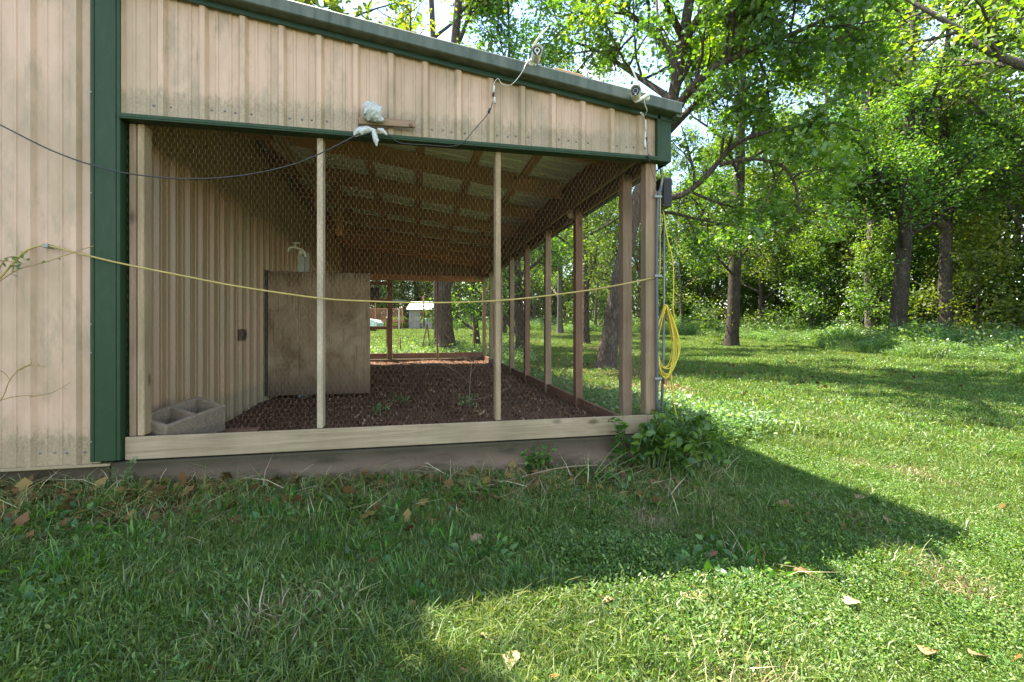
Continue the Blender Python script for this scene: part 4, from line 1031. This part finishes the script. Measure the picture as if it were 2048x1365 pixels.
def scatter(name, P, S, col, idx=None, mat=None, seed=1, tilt=.15):
    """one stuff object: points that each carry one clump"""
    P = np.asarray(P, np.float32); N = len(P); rng = np.random.RandomState(seed)
    me = bpy.data.meshes.new(name); me.vertices.add(N); me.vertices.foreach_set('co', P.ravel())
    def at(nm, ty, val, key='value'):
        a_ = me.attributes.new(nm, ty, 'POINT'); a_.data.foreach_set(key, val)
    at('sc', 'FLOAT', np.asarray(S, np.float32)); R = np.stack([rng.normal(0, tilt, N), rng.normal(0, tilt, N), rng.uniform(0, 6.283, N)], 1).astype(np.float32)
    at('rot', 'FLOAT_VECTOR', R.ravel(), 'vector'); at('idx', 'INT', (rng.randint(0, 99, N) if idx is None else np.asarray(idx)).astype(np.int32))
    o = link(name, me, mat, None, None, 'stuff')
    g = bpy.data.node_groups.new(name, 'GeometryNodeTree'); g.interface.new_socket('Geometry', in_out='INPUT', socket_type='NodeSocketGeometry'); g.interface.new_socket('Geometry', in_out='OUTPUT', socket_type='NodeSocketGeometry')
    n = g.nodes.new; i_, o_ = n('NodeGroupInput'), n('NodeGroupOutput'); inst = n('GeometryNodeInstanceOnPoints'); ci = n('GeometryNodeCollectionInfo')
    ci.inputs['Collection'].default_value = col; ci.inputs['Separate Children'].default_value = True; ci.inputs['Reset Children'].default_value = True
    def att(nm, ty):
        x = n('GeometryNodeInputNamedAttribute'); x.data_type = ty; x.inputs['Name'].default_value = nm
        return [s for s in x.outputs if s.enabled and s.name == 'Attribute'][0]
    inst.inputs['Pick Instance'].default_value = True
    K = g.links.new
    K(i_.outputs[0], inst.inputs['Points']); K(ci.outputs[0], inst.inputs['Instance']); K(att('sc', 'FLOAT'), inst.inputs['Scale']); K(att('rot', 'FLOAT_VECTOR'), inst.inputs['Rotation']); K(att('idx', 'INT'), inst.inputs['Instance Index'])
    K(inst.outputs[0], o_.inputs[0])
    md = o.modifiers.new('scatter', 'NODES'); md.node_group = g
    return o
def nz(x, y, s, o=0): return noise.noise(Vector((x*s+o, y*s-o, o*.37)))
in_bld = lambda x, y: (y > 3.24 and y < 12.35 and x < 1.88) 
rs = np.random.RandomState(21)
# near lawn: short mixed blades, clover and straw
gcol = clump_objs('a_lawn', [
 (blades(110, .11, .046, .0028, 1, 1.0), M['grass']), (blades(110, .11, .036, .0026, 2, 1.2), M['grass']), (blades(70, .10, .062, .0032, 3, .9), M['grass']),
 (merge([blades(60, .10, .042, .0028, 4, .9), herb(34, .10, .035, .012, 5)]), M['clover']), (herb(80, .10, .04, .013, 6), M['clover']),
 (blades(60, .10, .055, .0026, 7, 1.0), M['straw'])])
P = []; S = []; I = []
N = 34000
for k in range(N):
    # density falls with distance from the camera
    d = .55+6.5*rs.random()**1.25; a_ = rs.uniform(-1.05, 1.25); x, y = d*math.sin(a_), d*math.cos(a_)
    if in_bld(x, y): continue
    dens = 1
    bare = sst(2.3, 2.95, y)*(x < 1.3)*(.80+.15*(x < -.5))                 # thin and bare near the wall
    if rs.random() < bare*(.75+nz(x, y, 2.5, 3)): continue
    P.append((x, y, gz(x, y)+.0)); h_ = 1+.55*nz(x, y, 1.3, 1)+.35*nz(x, y, 4, 7)
    S.append(max(.45, h_)*rs.uniform(.75, 1.15)*(1.0 if d < 4 else 1.15))
    dry = nz(x, y, 1.5, 11)+.5*nz(x, y, 5, 2)+rs.normal(0, .22); cl = nz(x, y, 1.1, 23)+rs.normal(0, .25)
    I.append(5 if dry > .74 else (4 if cl > .28 else (3 if cl > .05 else int(rs.choice([0, 1, 2, 0, 1])))))
scatter('lawn_grass', P, S, gcol, I, M['grass'], 3)
# middle and far lawn
mcol = clump_objs('b_lawn', [(blades(70, .22, .07, .010, 31, .8), M['grass']), (blades(70, .22, .055, .012, 32, 1.0), M['grass']), (merge([blades(40, .2, .06, .010, 33, .9), herb(30, .2, .05, .04, 34)]), M['clover']), (blades(60, .2, .06, .008, 35, 1.0), M['straw'])])
P = []; S = []; I = []
for k in range(52000):
    d = 5.5+36*rs.random()**1.35; a_ = rs.uniform(-.28, 1.22); x, y = d*math.sin(a_), d*math.cos(a_)
    if in_bld(x, y) or (x < 1.9 and y < 3.3): continue
    if d > wood_edge(a_)+3: continue
    P.append((x, y, gz(x, y))); S.append((.8+.4*nz(x, y, .7, 4))*rs.uniform(.8, 1.2)*(1 if d < 14 else 1.25))
    dry = nz(x, y, .5, 15)+.5*nz(x, y, 1.9, 6)+rs.normal(0, .2)+.15*sst(14, 5, x+y*.0)*(y > 7)
    I.append(3 if dry > .78 else int(rs.choice([0, 1, 2])))
scatter('distant_grass', P, S, mcol, I, M['grass'], 5)
# weeds along the foot of the wood
wcol = clump_objs('c_weeds', [(merge([herb(170, .5, .85, .12, 41, 'quad', .5), blades(30, .45, .9, .02, 42, .35)]), M['leaf_weed']), (herb(200, .55, .6, .10, 43, 'quad', .6), M['leaf_weed']), (merge([herb(110, .45, 1.0, .11, 44, 'quad', .3), blades(60, .5, 1.0, .018, 45, .4)]), M['leaf_weed'])])
P = []; S = []
for k in range(4800):
    a_ = rs.uniform(-.3, 1.3); d0 = wood_edge(a_)
    dd = -1.6+9*rs.random()**1.2
    if a_ < .12: dd = abs(dd)+2
    d = d0+dd+1.1*nz(a_*9, 0, 1.3, 5); x, y = d*math.sin(a_), d*math.cos(a_)
    P.append((x, y, gz(x, y)-.05)); S.append(rs.uniform(.5, 1.1)*(1+.5*nz(x, y, .4, 3))*(.65 if dd < .4 else 1))
scatter('weeds', P, S, wcol, None, M['leaf_weed'], 7)
# sunlit knee-high weeds outside the corner of the pen, and rough growth outside its side and far end
pcol = clump_objs('d_weeds', [(herb(150, .22, .26, .055, 51, 'oval', .4), M['leaf_weed']), (herb(120, .20, .20, .05, 52, 'oval', .5), M['leaf_weed']), (merge([herb(80, .2, .3, .05, 53, 'oval'), blades(40, .2, .3, .006, 54, .6)]), M['leaf_weed'])])
P = []; S = []
for k in range(330):
    x = 2.0+abs(rs.normal(0, .75)); y = rs.uniform(3.9, 8.5) if k % 4 else rs.uniform(3.9, 5.8)
    if x > 2.3+.28*(9-y)+.35*nz(x, y, 2, 2): continue
    P.append((x, y, gz(x, y))); S.append(rs.uniform(.5, 1.0)*(1.15-.06*(y-4)))
for k in range(420):
    x = rs.uniform(-4, 3.4); y = rs.uniform(12.6, 16.5) if k % 3 else rs.uniform(12.6, 20)
    P.append((x, y, gz(x, y))); S.append(rs.uniform(.6, 1.7)*(1+.7*nz(x, y, 1, 2)))
for k in range(160):
    y = rs.uniform(3.6, 12); x = rs.uniform(1.95, 2.25); P.append((x, y, gz(x, y))); S.append(rs.uniform(.35, .85))
scatter('rough_weeds', P, S, pcol, None, M['leaf_weed'], 9)
# dark broad weeds on the bare ground near the wall
bcol = clump_objs('e_weeds', [(herb(22, .10, .07, .052, 61, 'broad', .5), M['leaf_bush']), (herb(30, .12, .05, .038, 62, 'oval', .5), M['leaf_bush']), (blades(40, .07, .12, .005, 63, .7), M['leaf_bush'])])
P = []; S = []
for k in range(560):
    x = rs.uniform(-3.4, 2.1); y = rs.uniform(1.7, 3.2)
    if nz(x, y, 1.6, 8)+.25*(x < .2)+rs.normal(0, .15) < .12: continue
    P.append((x, y, gz(x, y))); S.append(rs.uniform(.5, 1.15))
scatter('low_weeds', P, S, bcol, None, M['leaf_bush'], 11)
# leaf litter by the wall, in the pen and under the oak
lcol = clump_objs('f_litter', [(leaves(np.array([[0, 0, .006]]), [.09], 'oak', np.random.RandomState(i), 0, axis=np.array([[1., 0, .1]]), flat=3, R=np.array([.08+.085*i])), M['litter']) for i in range(6)])
P = []; S = []
for k in range(3600):
    x = rs.uniform(-3.6, 1.9); y = 3.24-abs(rs.normal(0, .30))
    if x > -1.3 and rs.random() < .5: continue
    P.append((x, y, gz(x, y)+rs.uniform(.0, .035))); S.append(rs.uniform(.5, 1.25))
for k in range(260):
    d = rs.uniform(1, 9); a_ = rs.uniform(-1, 1.1); x, y = d*math.sin(a_), d*math.cos(a_)
    if in_bld(x, y): continue
    P.append((x, y, gz(x, y)+rs.uniform(.02, .045))); S.append(rs.uniform(.3, .6))
for k in range(1500):
    x = rs.normal(4, 2.6); y = rs.normal(12, 3.5)
    if in_bld(x, y) or y < 6 or x < 2: continue
    P.append((x, y, gz(x, y)+rs.uniform(.03, .06))); S.append(rs.uniform(.7, 1.2))
scatter('leaf_litter', P, S, lcol, None, M['litter'], 13, .35)
pc = clump_objs('g_litter', [(leaves(np.random.RandomState(i).uniform(-.09, .09, (9, 3))*np.array([1, 1, .06])+np.array([0, 0, .008]), np.full(9, .035), 'quad', np.random.RandomState(i), 0, flat=2.5), M['pen_litter']) for i in range(3)]+[(blades(9, .08, .05, .0025, 77, 1.6), M['straw'])])
P = []; S = []
for k in range(2600):
    x = rs.uniform(-1.7, 1.7); y = 3.45+8.5*rs.random()**1.5; P.append((x, y, floor_z(x, y)+.002)); S.append(rs.uniform(.5, 1.2))
scatter('pen_litter', P, S, pc, None, M['litter'], 15, .3)
# straw and clippings lying in front of the foundation
P = []; S = []
cc = clump_objs('h_clippings', [(blades(16, .11, .05, .0028, 80+i, 2.6), m_) for i, m_ in enumerate([M['straw'], M['grass'], M['grass']])])
for k in range(1500):
    x = rs.uniform(-2.6, 2.2); y = 3.22-abs(rs.normal(0, .35)); P.append((x, y, gz(x, y)+rs.uniform(0, .02))); S.append(rs.uniform(.8, 1.6))
scatter('grass_clippings', P, S, cc, None, M['straw'], 17, .25)

# ================================================================ SINGLE PLANTS
def leafy(name, label, cat, base, stems, leafsize, nleaf, mat, seed, kind='broad', stem_r=.004, stemm=None):
    rng = np.random.RandomState(seed); e = empty(name, label, cat, base); m = MB(); P = []; Ax = []; S = []
    for ps in stems:
        sp = spline(ps, 6); m.tube(sp, [stem_r*(1-.6*i/len(sp)) for i in range(len(sp))], 5)
        for j in range(nleaf):
            t = .25+.75*(j+rng.random())/nleaf; i = min(int(t*(len(sp)-1)), len(sp)-2); q = sp[i]; d = (sp[i+1]-sp[i]).normalized()
            a = Quaternion(d, rng.uniform(0, 6.28)) @ d.orthogonal(); P.append(q); v = a*1.0+d*.35+Vector((0, 0, -.35)); Ax.append(v); S.append(leafsize*rng.uniform(.6, 1.2))
    m.build('stem', stemm or M['stem'], e)
    V, T, A = leaves(np.array(P), S, kind, rng, 0, axis=np.array(Ax)*1.4, flat=1.5)
    link('foliage', npmesh('foliage', V, T, A), mat, e); return e
rg = random.Random(12)
b0 = Vector((1.74, 3.12, 0)); stems = []
for k in range(54):
    a = rg.uniform(0, 6.28); R_ = rg.uniform(.05, .31); h = rg.uniform(.16, .58)
    t = b0+Vector((math.cos(a)*R_*1.15+.10, min(.10, math.sin(a)*R_*.6-.05), h*(1-.35*R_/.36)))
    s = b0+Vector((math.cos(a)*R_*.35, min(.08, math.sin(a)*R_*.3), .0))
    stems.append([s, s.lerp(t, .5)+Vector((0, 0, .09)), t, t+Vector((math.cos(a)*.07, math.sin(a)*.05-.01, -.07))])
leafy('leafy_bush', 'dense dark green broad leaved plant growing up around the foot of the corner post', 'plant', b0, stems, .070, 15, M['leaf_bush'], 5)
stems = []
b1_ = onY(1235, 900, 3.17)
for k in range(5):
    s = Vector((b1_.x+rg.uniform(-.05, .05), 3.19, .05)); t = Vector((b1_.x+rg.uniform(-.08, .08), 3.16, rg.uniform(.40, .50))); stems.append([s, s.lerp(t, .5)+Vector((.02, -.02, 0)), t])
leafy('leafy_shoot', 'upright broad leaved shoot climbing the right end of the pale sill board', 'plant', Vector((b1_.x, 3.18, .03)), stems, .085, 9, M['leaf_bush'], 6)
g0 = onY(1078, 935, 3.16); stems = []
for k in range(12):
    s = Vector((g0.x+rg.uniform(-.08, .08), 3.20, g0.z-.02)); t = s+Vector((rg.uniform(-.10, .10), rg.uniform(-.07, 0), rg.uniform(.08, .21))); stems.append([s, s.lerp(t, .5), t])
leafy('weed_clump', 'small clump of broad leaved weeds against the middle right of the foundation', 'weed', Vector((g0.x, 3.2, g0.z-.02)), stems, .05, 8, M['leaf_bush'], 7)
# pale cut stalks lying under the bush
e = empty('grass_stalks', 'long pale green stalks fanning out low to the left of the corner plant', 'weed', onG(1225, 960)); m = MB()
for (xa_, ya_, xb_, yb_) in ((1188, 955, 1255, 905), (1195, 962, 1270, 915), (1225, 970, 1300, 945), (1232, 975, 1310, 950), (1215, 958, 1290, 930), (1190, 948, 1240, 885), (1260, 982, 1318, 935), (1322, 985, 1345, 955), (1200, 965, 1262, 940)):
    a = onD(xa_, ya_, 3.08); b = onD(xb_, yb_, 3.22); m.tube(spline([a, a.lerp(b, .5)+Vector((0, 0, .015)), b], 4), [.0035]*4+[.002]*5, 5)
m.build('stalk', M['stem'], e)
g0 = onY(238, 975, 3.2); stems = []
for k in range(7):
    s = Vector((g0.x+rg.uniform(-.03, .05), 3.19, g0.z)); t = s+Vector((rg.uniform(-.06, .14), -.04, rg.uniform(.07, .22))); stems.append([s, s.lerp(t, .5)+Vector((0, 0, .01)), t])
leafy('weed_clump', 'spindly light green weed at the foot of the gap below the green corner trim', 'weed', g0, stems, .03, 6, M['leaf_weed'], 8, 'oval', .0018)
# climbing twigs at the left edge
Yv = 3.14
vn = [[onY(-60, 600, Yv), onY(0, 562, Yv), onY(40, 538, Yv), onY(90, 525, Yv), onY(140, 508, Yv), onY(188, 492, Yv)], [onY(-20, 572, Yv), onY(10, 520, Yv), onY(38, 515, Yv), onY(60, 523, Yv)], [onY(25, 545, Yv), onY(30, 525, Yv), onY(60, 500, Yv)], [onY(-30, 525, Yv), onY(10, 522, Yv), onY(45, 530, Yv)]]
leafy('climbing_twig', 'yellowish leafy twig beside the yellow cord at the left edge', 'twig', vn[0][0], vn, .034, 5, M['leaf_weed'], 14, 'broad', .0042, M['vine_stem'])
vn = [[onY(-60, 850, Yv), onY(0, 802, Yv), onY(20, 760, Yv), onY(45, 735, Yv), onY(70, 732, Yv), onY(92, 734, Yv)], [onY(-60, 840, Yv), onY(0, 802, Yv), onY(45, 792, Yv), onY(75, 792, Yv)], [onY(40, 740, Yv), onY(62, 728, Yv), onY(60, 718, Yv)], [onY(-50, 750, Yv), onY(0, 742, Yv), onY(22, 762, Yv)], [onY(60, 794, Yv), onY(105, 785, Yv), onY(140, 766, Yv)]]
leafy('climbing_twig', 'thin nearly bare twig low on the tan wall at the left edge', 'twig', vn[0][0], vn, .022, 1, M['leaf_weed'], 15, 'oval', .0035, M['vine_stem'])
# stick on the ground
pts = [onD(950, 978, 2.90), onD(1000, 966, 2.99), onD(1060, 950, 3.10), onD(1110, 938, 3.19), onD(1160, 932, 3.27), onD(1215, 931, 3.36)]
o = MB().tube(spline(pts, 5), [.0055]*10+[.0045]*16, 6).build('stick', M['twig'], None); tag(o, 'long pale stick leaning on the grass against the foundation left of the corner plant', 'stick')
# plants inside the pen
for (x, y_, n_, lab) in ((800, 800, 9, 'low feathery green seedling on the soil behind the second wire post'), (752, 825, 8, 'low green seedling to the left on the pen floor'), (938, 812, 9, 'small green weed at the foot of the dry stalk in the pen')):
    q = onD(x, y_+8, (CH-.2)*F/(y_+8-650)); q.z = floor_z(q.x, q.y); st_ = []
    for k in range(n_): t = q+Vector((rg.uniform(-.13, .13), rg.uniform(-.1, .1), rg.uniform(.04, .14))); st_.append([q, q.lerp(t, .6)+Vector((0, 0, .03)), t])
    leafy('seedling', lab, 'seedling', q, st_, .035, 8, M['leaf_weed'], x, 'oval', .0018)
q = onD(940, 822, (CH-.2)*F/(822-650)); dq = (CH-.2)*F/(822-650); e = empty('dry_stalk', 'bare dry branching stalk standing on the pen floor left of the third wire post', 'dry stalk', q)
m = MB().tube(spline([q, onD(939, 790, dq), onD(941, 750, dq), onD(942, 722, dq), onD(925, 712, dq)], 5), .0035, 5)
for ps in ([(940, 768), (915, 745), (880, 728), (845, 728)], [(941, 722), (955, 715), (965, 706)], [(941, 720), (910, 712), (880, 700)], [(939, 800), (960, 798), (1000, 785), (1022, 772)], [(941, 745), (948, 738), (952, 725)]):
    m.tube(spline([onD(a_, b_, dq+.02*i) for i, (a_, b_) in enumerate(ps)], 4), .0024, 4)
m.build('stem', M['twig'], e)
# fallen leaves one can point to
def fallen(x, y, s, mat, label, kind='oak', h=.035, curl=.9, rz=None):
    p = onG(x, y); p = onD(x, y, (CH-gz(p.x, p.y)-h)*F/(y-650)); rng = random.Random(x*7+y)
    tv = [(0, 0), (.06, .08), (.16, .26), (.28, .24), (.42, .38), (.55, .29), (.70, .33), (.84, .16), (1, 0), (.84, -.15), (.68, -.32), (.55, -.24), (.40, -.37), (.28, -.22), (.15, -.25), (.06, -.08)]
    tv = [(a*rng.uniform(.93, 1.07), b*rng.uniform(.6, 1.2)) for a, b in tv]
    m = MB(); vs = [Vector((a-.5, b, curl*(abs(b)**1.5)*.9+.10*rng.uniform(-1, 1)*abs(b)+.12*(a-.5)**2)) for a, b in tv]+[Vector((c-.5, 0, 0)) for c in (.12, .35, .6, .85)]
    ang = rng.uniform(0, 6.28) if rz is None else rz; R_ = Matrix.Rotation(ang, 3, 'Z') @ Matrix.Rotation(rng.uniform(-.35, .35), 3, 'X') @ Matrix.Rotation(rng.uniform(-.3, .3), 3, 'Y')
    fs = [(0, 1, 16), (1, 2, 3, 16), (3, 17, 16), (3, 4, 5, 17), (5, 18, 17), (5, 6, 7, 18), (7, 19, 18), (7, 8, 19), (8, 9, 19), (9, 18, 19), (9, 10, 11, 18), (11, 17, 18), (11, 12, 13, 17), (13, 16, 17), (13, 14, 15, 16), (15, 0, 16)]
    m.add([p+(R_ @ v)*s for v in vs], fs, True); o = m.build('dead_leaf', M[mat], None)
    o.modifiers.new('thickness', 'SOLIDIFY').thickness = .0012
    tag(o, label, 'dead leaf', 'dead leaves on the lawn')
fallen(952, 1080, .085, 'tan_leaf', 'tan dead leaf lying in the shaded grass straight below the middle wire post')
fallen(1568, 1012, .12, 'orange_leaf', 'brown curled leaf in the building shadow just right of the corner plant')
fallen(1785, 1046, .16, 'tan_leaf', 'large tan leaf lying inside the pointed tip of the building shadow')
fallen(1393, 1197, .115, 'pale_leaf', 'large pale leaf in the sunlit grass below the shadow edge', curl=.8)
fallen(1367, 1178, .05, 'pale_leaf', 'small pale leaf touching the upper left of the large sunlit leaf')
fallen(1400, 1153, .045, 'pale_leaf', 'small nearly white leaf right on the shadow edge above the large sunlit leaf')
fallen(1205, 1207, .10, 'tan_leaf', 'tan curled leaf in sunlit dry grass left of the large sunlit leaf')
fallen(1022, 1322, .085, 'pale_leaf', 'pale leaf near the bottom edge where the left shade ends')
fallen(973, 1276, .055, 'pale_leaf', 'small pale leaf on the border of the left shade', )
fallen(1705, 1207, .09, 'pale_leaf', 'pale folded leaf in full sun on the right')
fallen(1956, 1312, .07, 'tan_leaf', 'brown leaf near the bottom right corner')
fallen(1720, 997, .08, 'tan_leaf', 'narrow tan leaf in the shadow above and left of the large shaded leaf')
fallen(1605, 1145, .07, 'orange_leaf', 'small brown leaf just inside the sun below the shadow edge')
fallen(1425, 1110, .07, 'orange_leaf', 'small brown leaf in the middle of the shadow edge above the pale leaves')
fallen(1855, 1305, .08, 'tan_leaf', 'dull tan leaf in sunlit grass left of the bottom right brown leaf')
fallen(925, 1345, .05, 'tan_leaf', 'tiny tan leaf at the bottom edge in the left shade')
fallen(1115, 975, .07, 'tan_leaf', 'tan leaf on the bare ground below the pale stick')
fallen(495, 1000, .07, 'pale_leaf', 'pale leaf lying near the foundation under the first wire bay')
fallen(412, 1345, .06, 'orange_leaf', 'brown leaf at the bottom edge left of centre')
q = onD(492, 856, 3.35); p_ = Vector((q.x, 3.5, .23))
MBl = MB(); tv = [(-.5, 0), (-.2, .25), (.1, .12), (.3, .3), (.6, 0), (.25, -.26), (0, -.1), (-.25, -.25)]
MBl.add([p_+Vector((a*.16, b*.14, .03+.05*abs(b)*2)) for a, b in tv]+[p_+Vector((0, 0, .02))], [(i, (i+1) % 8, 8) for i in range(8)], True)
o = MBl.build('dead_leaf', M['orange_leaf'], None); o.modifiers.new('thickness', 'SOLIDIFY').thickness = .0012; tag(o, 'curled orange brown leaf just inside the wire right of the concrete block', 'dead leaf')

# ================================================================ FAR THINGS SEEN THROUGH THE PEN
D0 = 40
def FD(x, y, d=D0): return onD(x, y, d)
def gx(x, d): p = onD(x, 650, d); return Vector((p.x, p.y, gz(p.x, p.y)))
fwd = Vector((sn, cs, 0)); rgt = Vector((cs, -sn, 0))
def fbox(m, x0, x1, z0, z1, d0, d1, dd=D0):
    """box facing the pen: photo columns x0..x1 at distance dd, heights above the ground, from depth d0 to d1"""
    a = (x0-1024)/F*dd; b = (x1-1024)/F*dd
    g = gx((x0+x1)/2, dd).z
    Mx = Matrix(((rgt.x, fwd.x, 0, fwd.x*dd), (rgt.y, fwd.y, 0, fwd.y*dd), (0, 0, 1, g), (0, 0, 0, 1)))
    return m.box((a, d0, z0), (b, d1, z1), Mx)
shed = empty('garden_shed', 'small grey plank shed with a pale metal roof far beyond the pen', 'shed', gx(830, D0))
M['shed'] = wood('shed_planks', (.26, .23, .20), (.40, .36, .31), 2, 0); M['tin'] = plain('pale_tin_roof', (.62, .70, .72), .4, .4)
x = 818.0
while x < 839: fbox(MB(), x, x+2.1, -.1, 1.72, 0, .05).build('plank', M['shed'], shed); x += 2.25
m = MB(); fbox(m, 818, 839, -.1, 1.72, .06, 1.6); m.build('wall', M['shed'], shed)
a = (814-1024)/F*D0; b = (868-1024)/F*D0; g = gx(830, D0).z; m = MB()
Mx = Matrix(((rgt.x, fwd.x, 0, fwd.x*D0), (rgt.y, fwd.y, 0, fwd.y*D0), (0, 0, 1, g), (0, 0, 0, 1)))
m.add([Mx @ Vector(v) for v in ((a, -.3, 1.72), (b, -.3, 1.72), (b+.1, .9, 2.42), (a+.15, .9, 2.42), (a, -.3, 1.68), (b, -.3, 1.68), (b+.1, .9, 2.38), (a+.15, .9, 2.38))], [(0, 1, 2, 3), (7, 6, 5, 4), (0, 4, 5, 1), (1, 5, 6, 2), (2, 6, 7, 3), (3, 7, 4, 0)])
m.build('roof', M['tin'], shed)
m = MB(); fbox(m, 862, 864, -.1, 1.68, -.1, 0); fbox(m, 840, 868, 1.45, 1.6, -.05, 0); m.build('porch_frame', M['rafter_wood_z'], shed)
m = MB(); fbox(m, 842, 862, -.1, 1.0, .3, .35); m.build('side_panel', plain('grey_panel', (.3, .33, .33), .6), shed)
M['deck'] = plain('red_deck_wood', (.42, .17, .09), .7, 0, .25, 8)
deck = empty('wooden_deck', 'raised reddish wooden deck with railings and steps far beyond the pen', 'deck', gx(775, D0))
m = MB(); fbox(m, 700, 809, .62, .80, 0, 3); m.build('platform', M['deck'], deck)
for x in (702, 726, 750, 781, 804): fbox(MB(), x, x+2.2, -.1, 1.95 if x > 780 else 3.0, -.06, .04).build('post', M['deck'], deck)
for x0, x1 in ((702, 750), (752, 781), (783, 804)):
    m = MB(); fbox(m, x0, x1, 1.72, 1.80, -.03, .03); m.build('rail', M['deck'], deck)
    m = MB(); x = x0+1
    while x < x1-.5: fbox(m, x, x+.55, .8, 1.72, -.02, .02); x += 1.6
    m.build('balusters', M['deck'], deck, kind='stuff')
for i in range(4): fbox(MB(), 783, 804, -.02+.17*i, .03+.17*i, -1.2+.28*i, -.9+.28*i).build('step', M['deck'], deck)
for x in (781.5, 804): fbox(MB(), x, x+1.2, -.05, 1.75, -1.2, -1.1).build('newel_post', plain('white_newel', (.7, .66, .6), .6), deck)
m = MB(); fbox(m, 690, 808, 2.35, 2.5, -.4, 4); m.build('canopy', plain('dark_canopy', (.05, .08, .07), .6), deck)
M['mint'] = plain('pale_green_paint', (.50, .68, .58), .3, 0, .05)
car = empty('parked_car', 'pale green car parked beyond the pen with only its front end showing past the plywood', 'car', gx(735, 33))
c0 = gx(752, 33); Mx = Matrix(((rgt.x, fwd.x, 0, c0.x), (rgt.y, fwd.y, 0, c0.y), (0, 0, 1, c0.z), (0, 0, 0, 1)))
pr = [(0, .35), (.02, .62), (-.15, .80), (-.95, .93), (-1.5, 1.40), (-3.0, 1.42), (-3.7, .98), (-4.2, .92), (-4.3, .35)]
m = MB(); n_ = len(pr); vs = [Mx @ Vector((a, b_, c)) for b_ in (0, 1.7) for a, c in pr]
m.add(vs, [(i, (i+1) % n_, n_+(i+1) % n_, n_+i) for i in range(n_)]+[tuple(range(n_)), tuple(range(n_, 2*n_))[::-1]]); m.build('body', M['mint'], car, .04)
for a, b_ in ((-.85, -.01), (-3.45, -.01), (-.85, 1.55), (-3.45, 1.55)):
    MB().lathe([(.0005, 0), (.32, .0), (.33, .04), (.33, .16), (.0005, .16)], 20, Mx @ Matrix.Translation((a, b_-.02 if b_ < 0 else b_, .33)) @ Matrix.Rotation(-math.pi/2, 4, 'X')).build('wheel', M['black'], car)
m = MB(); m.add([Mx @ Vector(v) for v in ((-1.12, -.006, .97), (-1.55, -.006, 1.34), (-2.2, -.006, 1.35), (-2.2, -.006, .97))], [(0, 1, 2, 3)]); m.build('window', M['lens'], car)
MB().box((-.12, -.02, .60), (.03, .25, .72), Mx).build('headlight', M['white'], car)
# leaning poles, fence posts and wire behind the pen
def pole(x0, y0, x1, y1, d, r, label, mat='rust', name='fence_post', cat='fence post'):
    g_ = gx(x0, d); o = MB().tube([g_+Vector((0, 0, -.1)), onD(x0, y0, d), onD(x1, y1, d)], r, 6).build(name, M[mat], None); tag(o, label, cat)
pole(801, 700, 800, 675, 15.5, .022, 'short dark post standing left in the growth behind the pen')
pole(846, 690, 854, 648, 18, .025, 'left leg of two poles propped together like an A behind the pen')
pole(859, 684, 854, 648, 18.3, .025, 'right leg of two poles propped together like an A behind the pen')
pole(949, 706, 947, 645, 15, .025, 'dark metal fence post near the right corner of the view behind the pen')
pole(848, 630, 847, 592, 38, .07, 'tall pipe standing beside the garden shed', name='pipe', cat='pipe')
fe = empty('wire_fence', 'thin rusty wire fence running across behind the pen', 'fence', gx(870, 16))
m = MB()
for i in range(5):
    m.tube([gx(x, 16)+Vector((0, 0, .25+.25*i+.02*math.sin(x))) for x in range(770, 985, 12)], .003, 3, False)
x = 770
while x < 985: g_ = gx(x, 16); m.tube([g_, g_+Vector((0, 0, 1.25))], .002, 3, False); x += 9
m.build('wire', M['rust'], fe)
for x in (775, 985): g_ = gx(x, 16); MB().box((g_.x-.04, g_.y-.04, g_.z-.1), (g_.x+.04, g_.y+.04, g_.z+1.35)).build('post', M['dark_wood_z'], fe, .004)
print('tris', sum(len(me.loop_triangles) or len(me.polygons) for me in bpy.data.meshes), 'objects', len(bpy.data.objects))
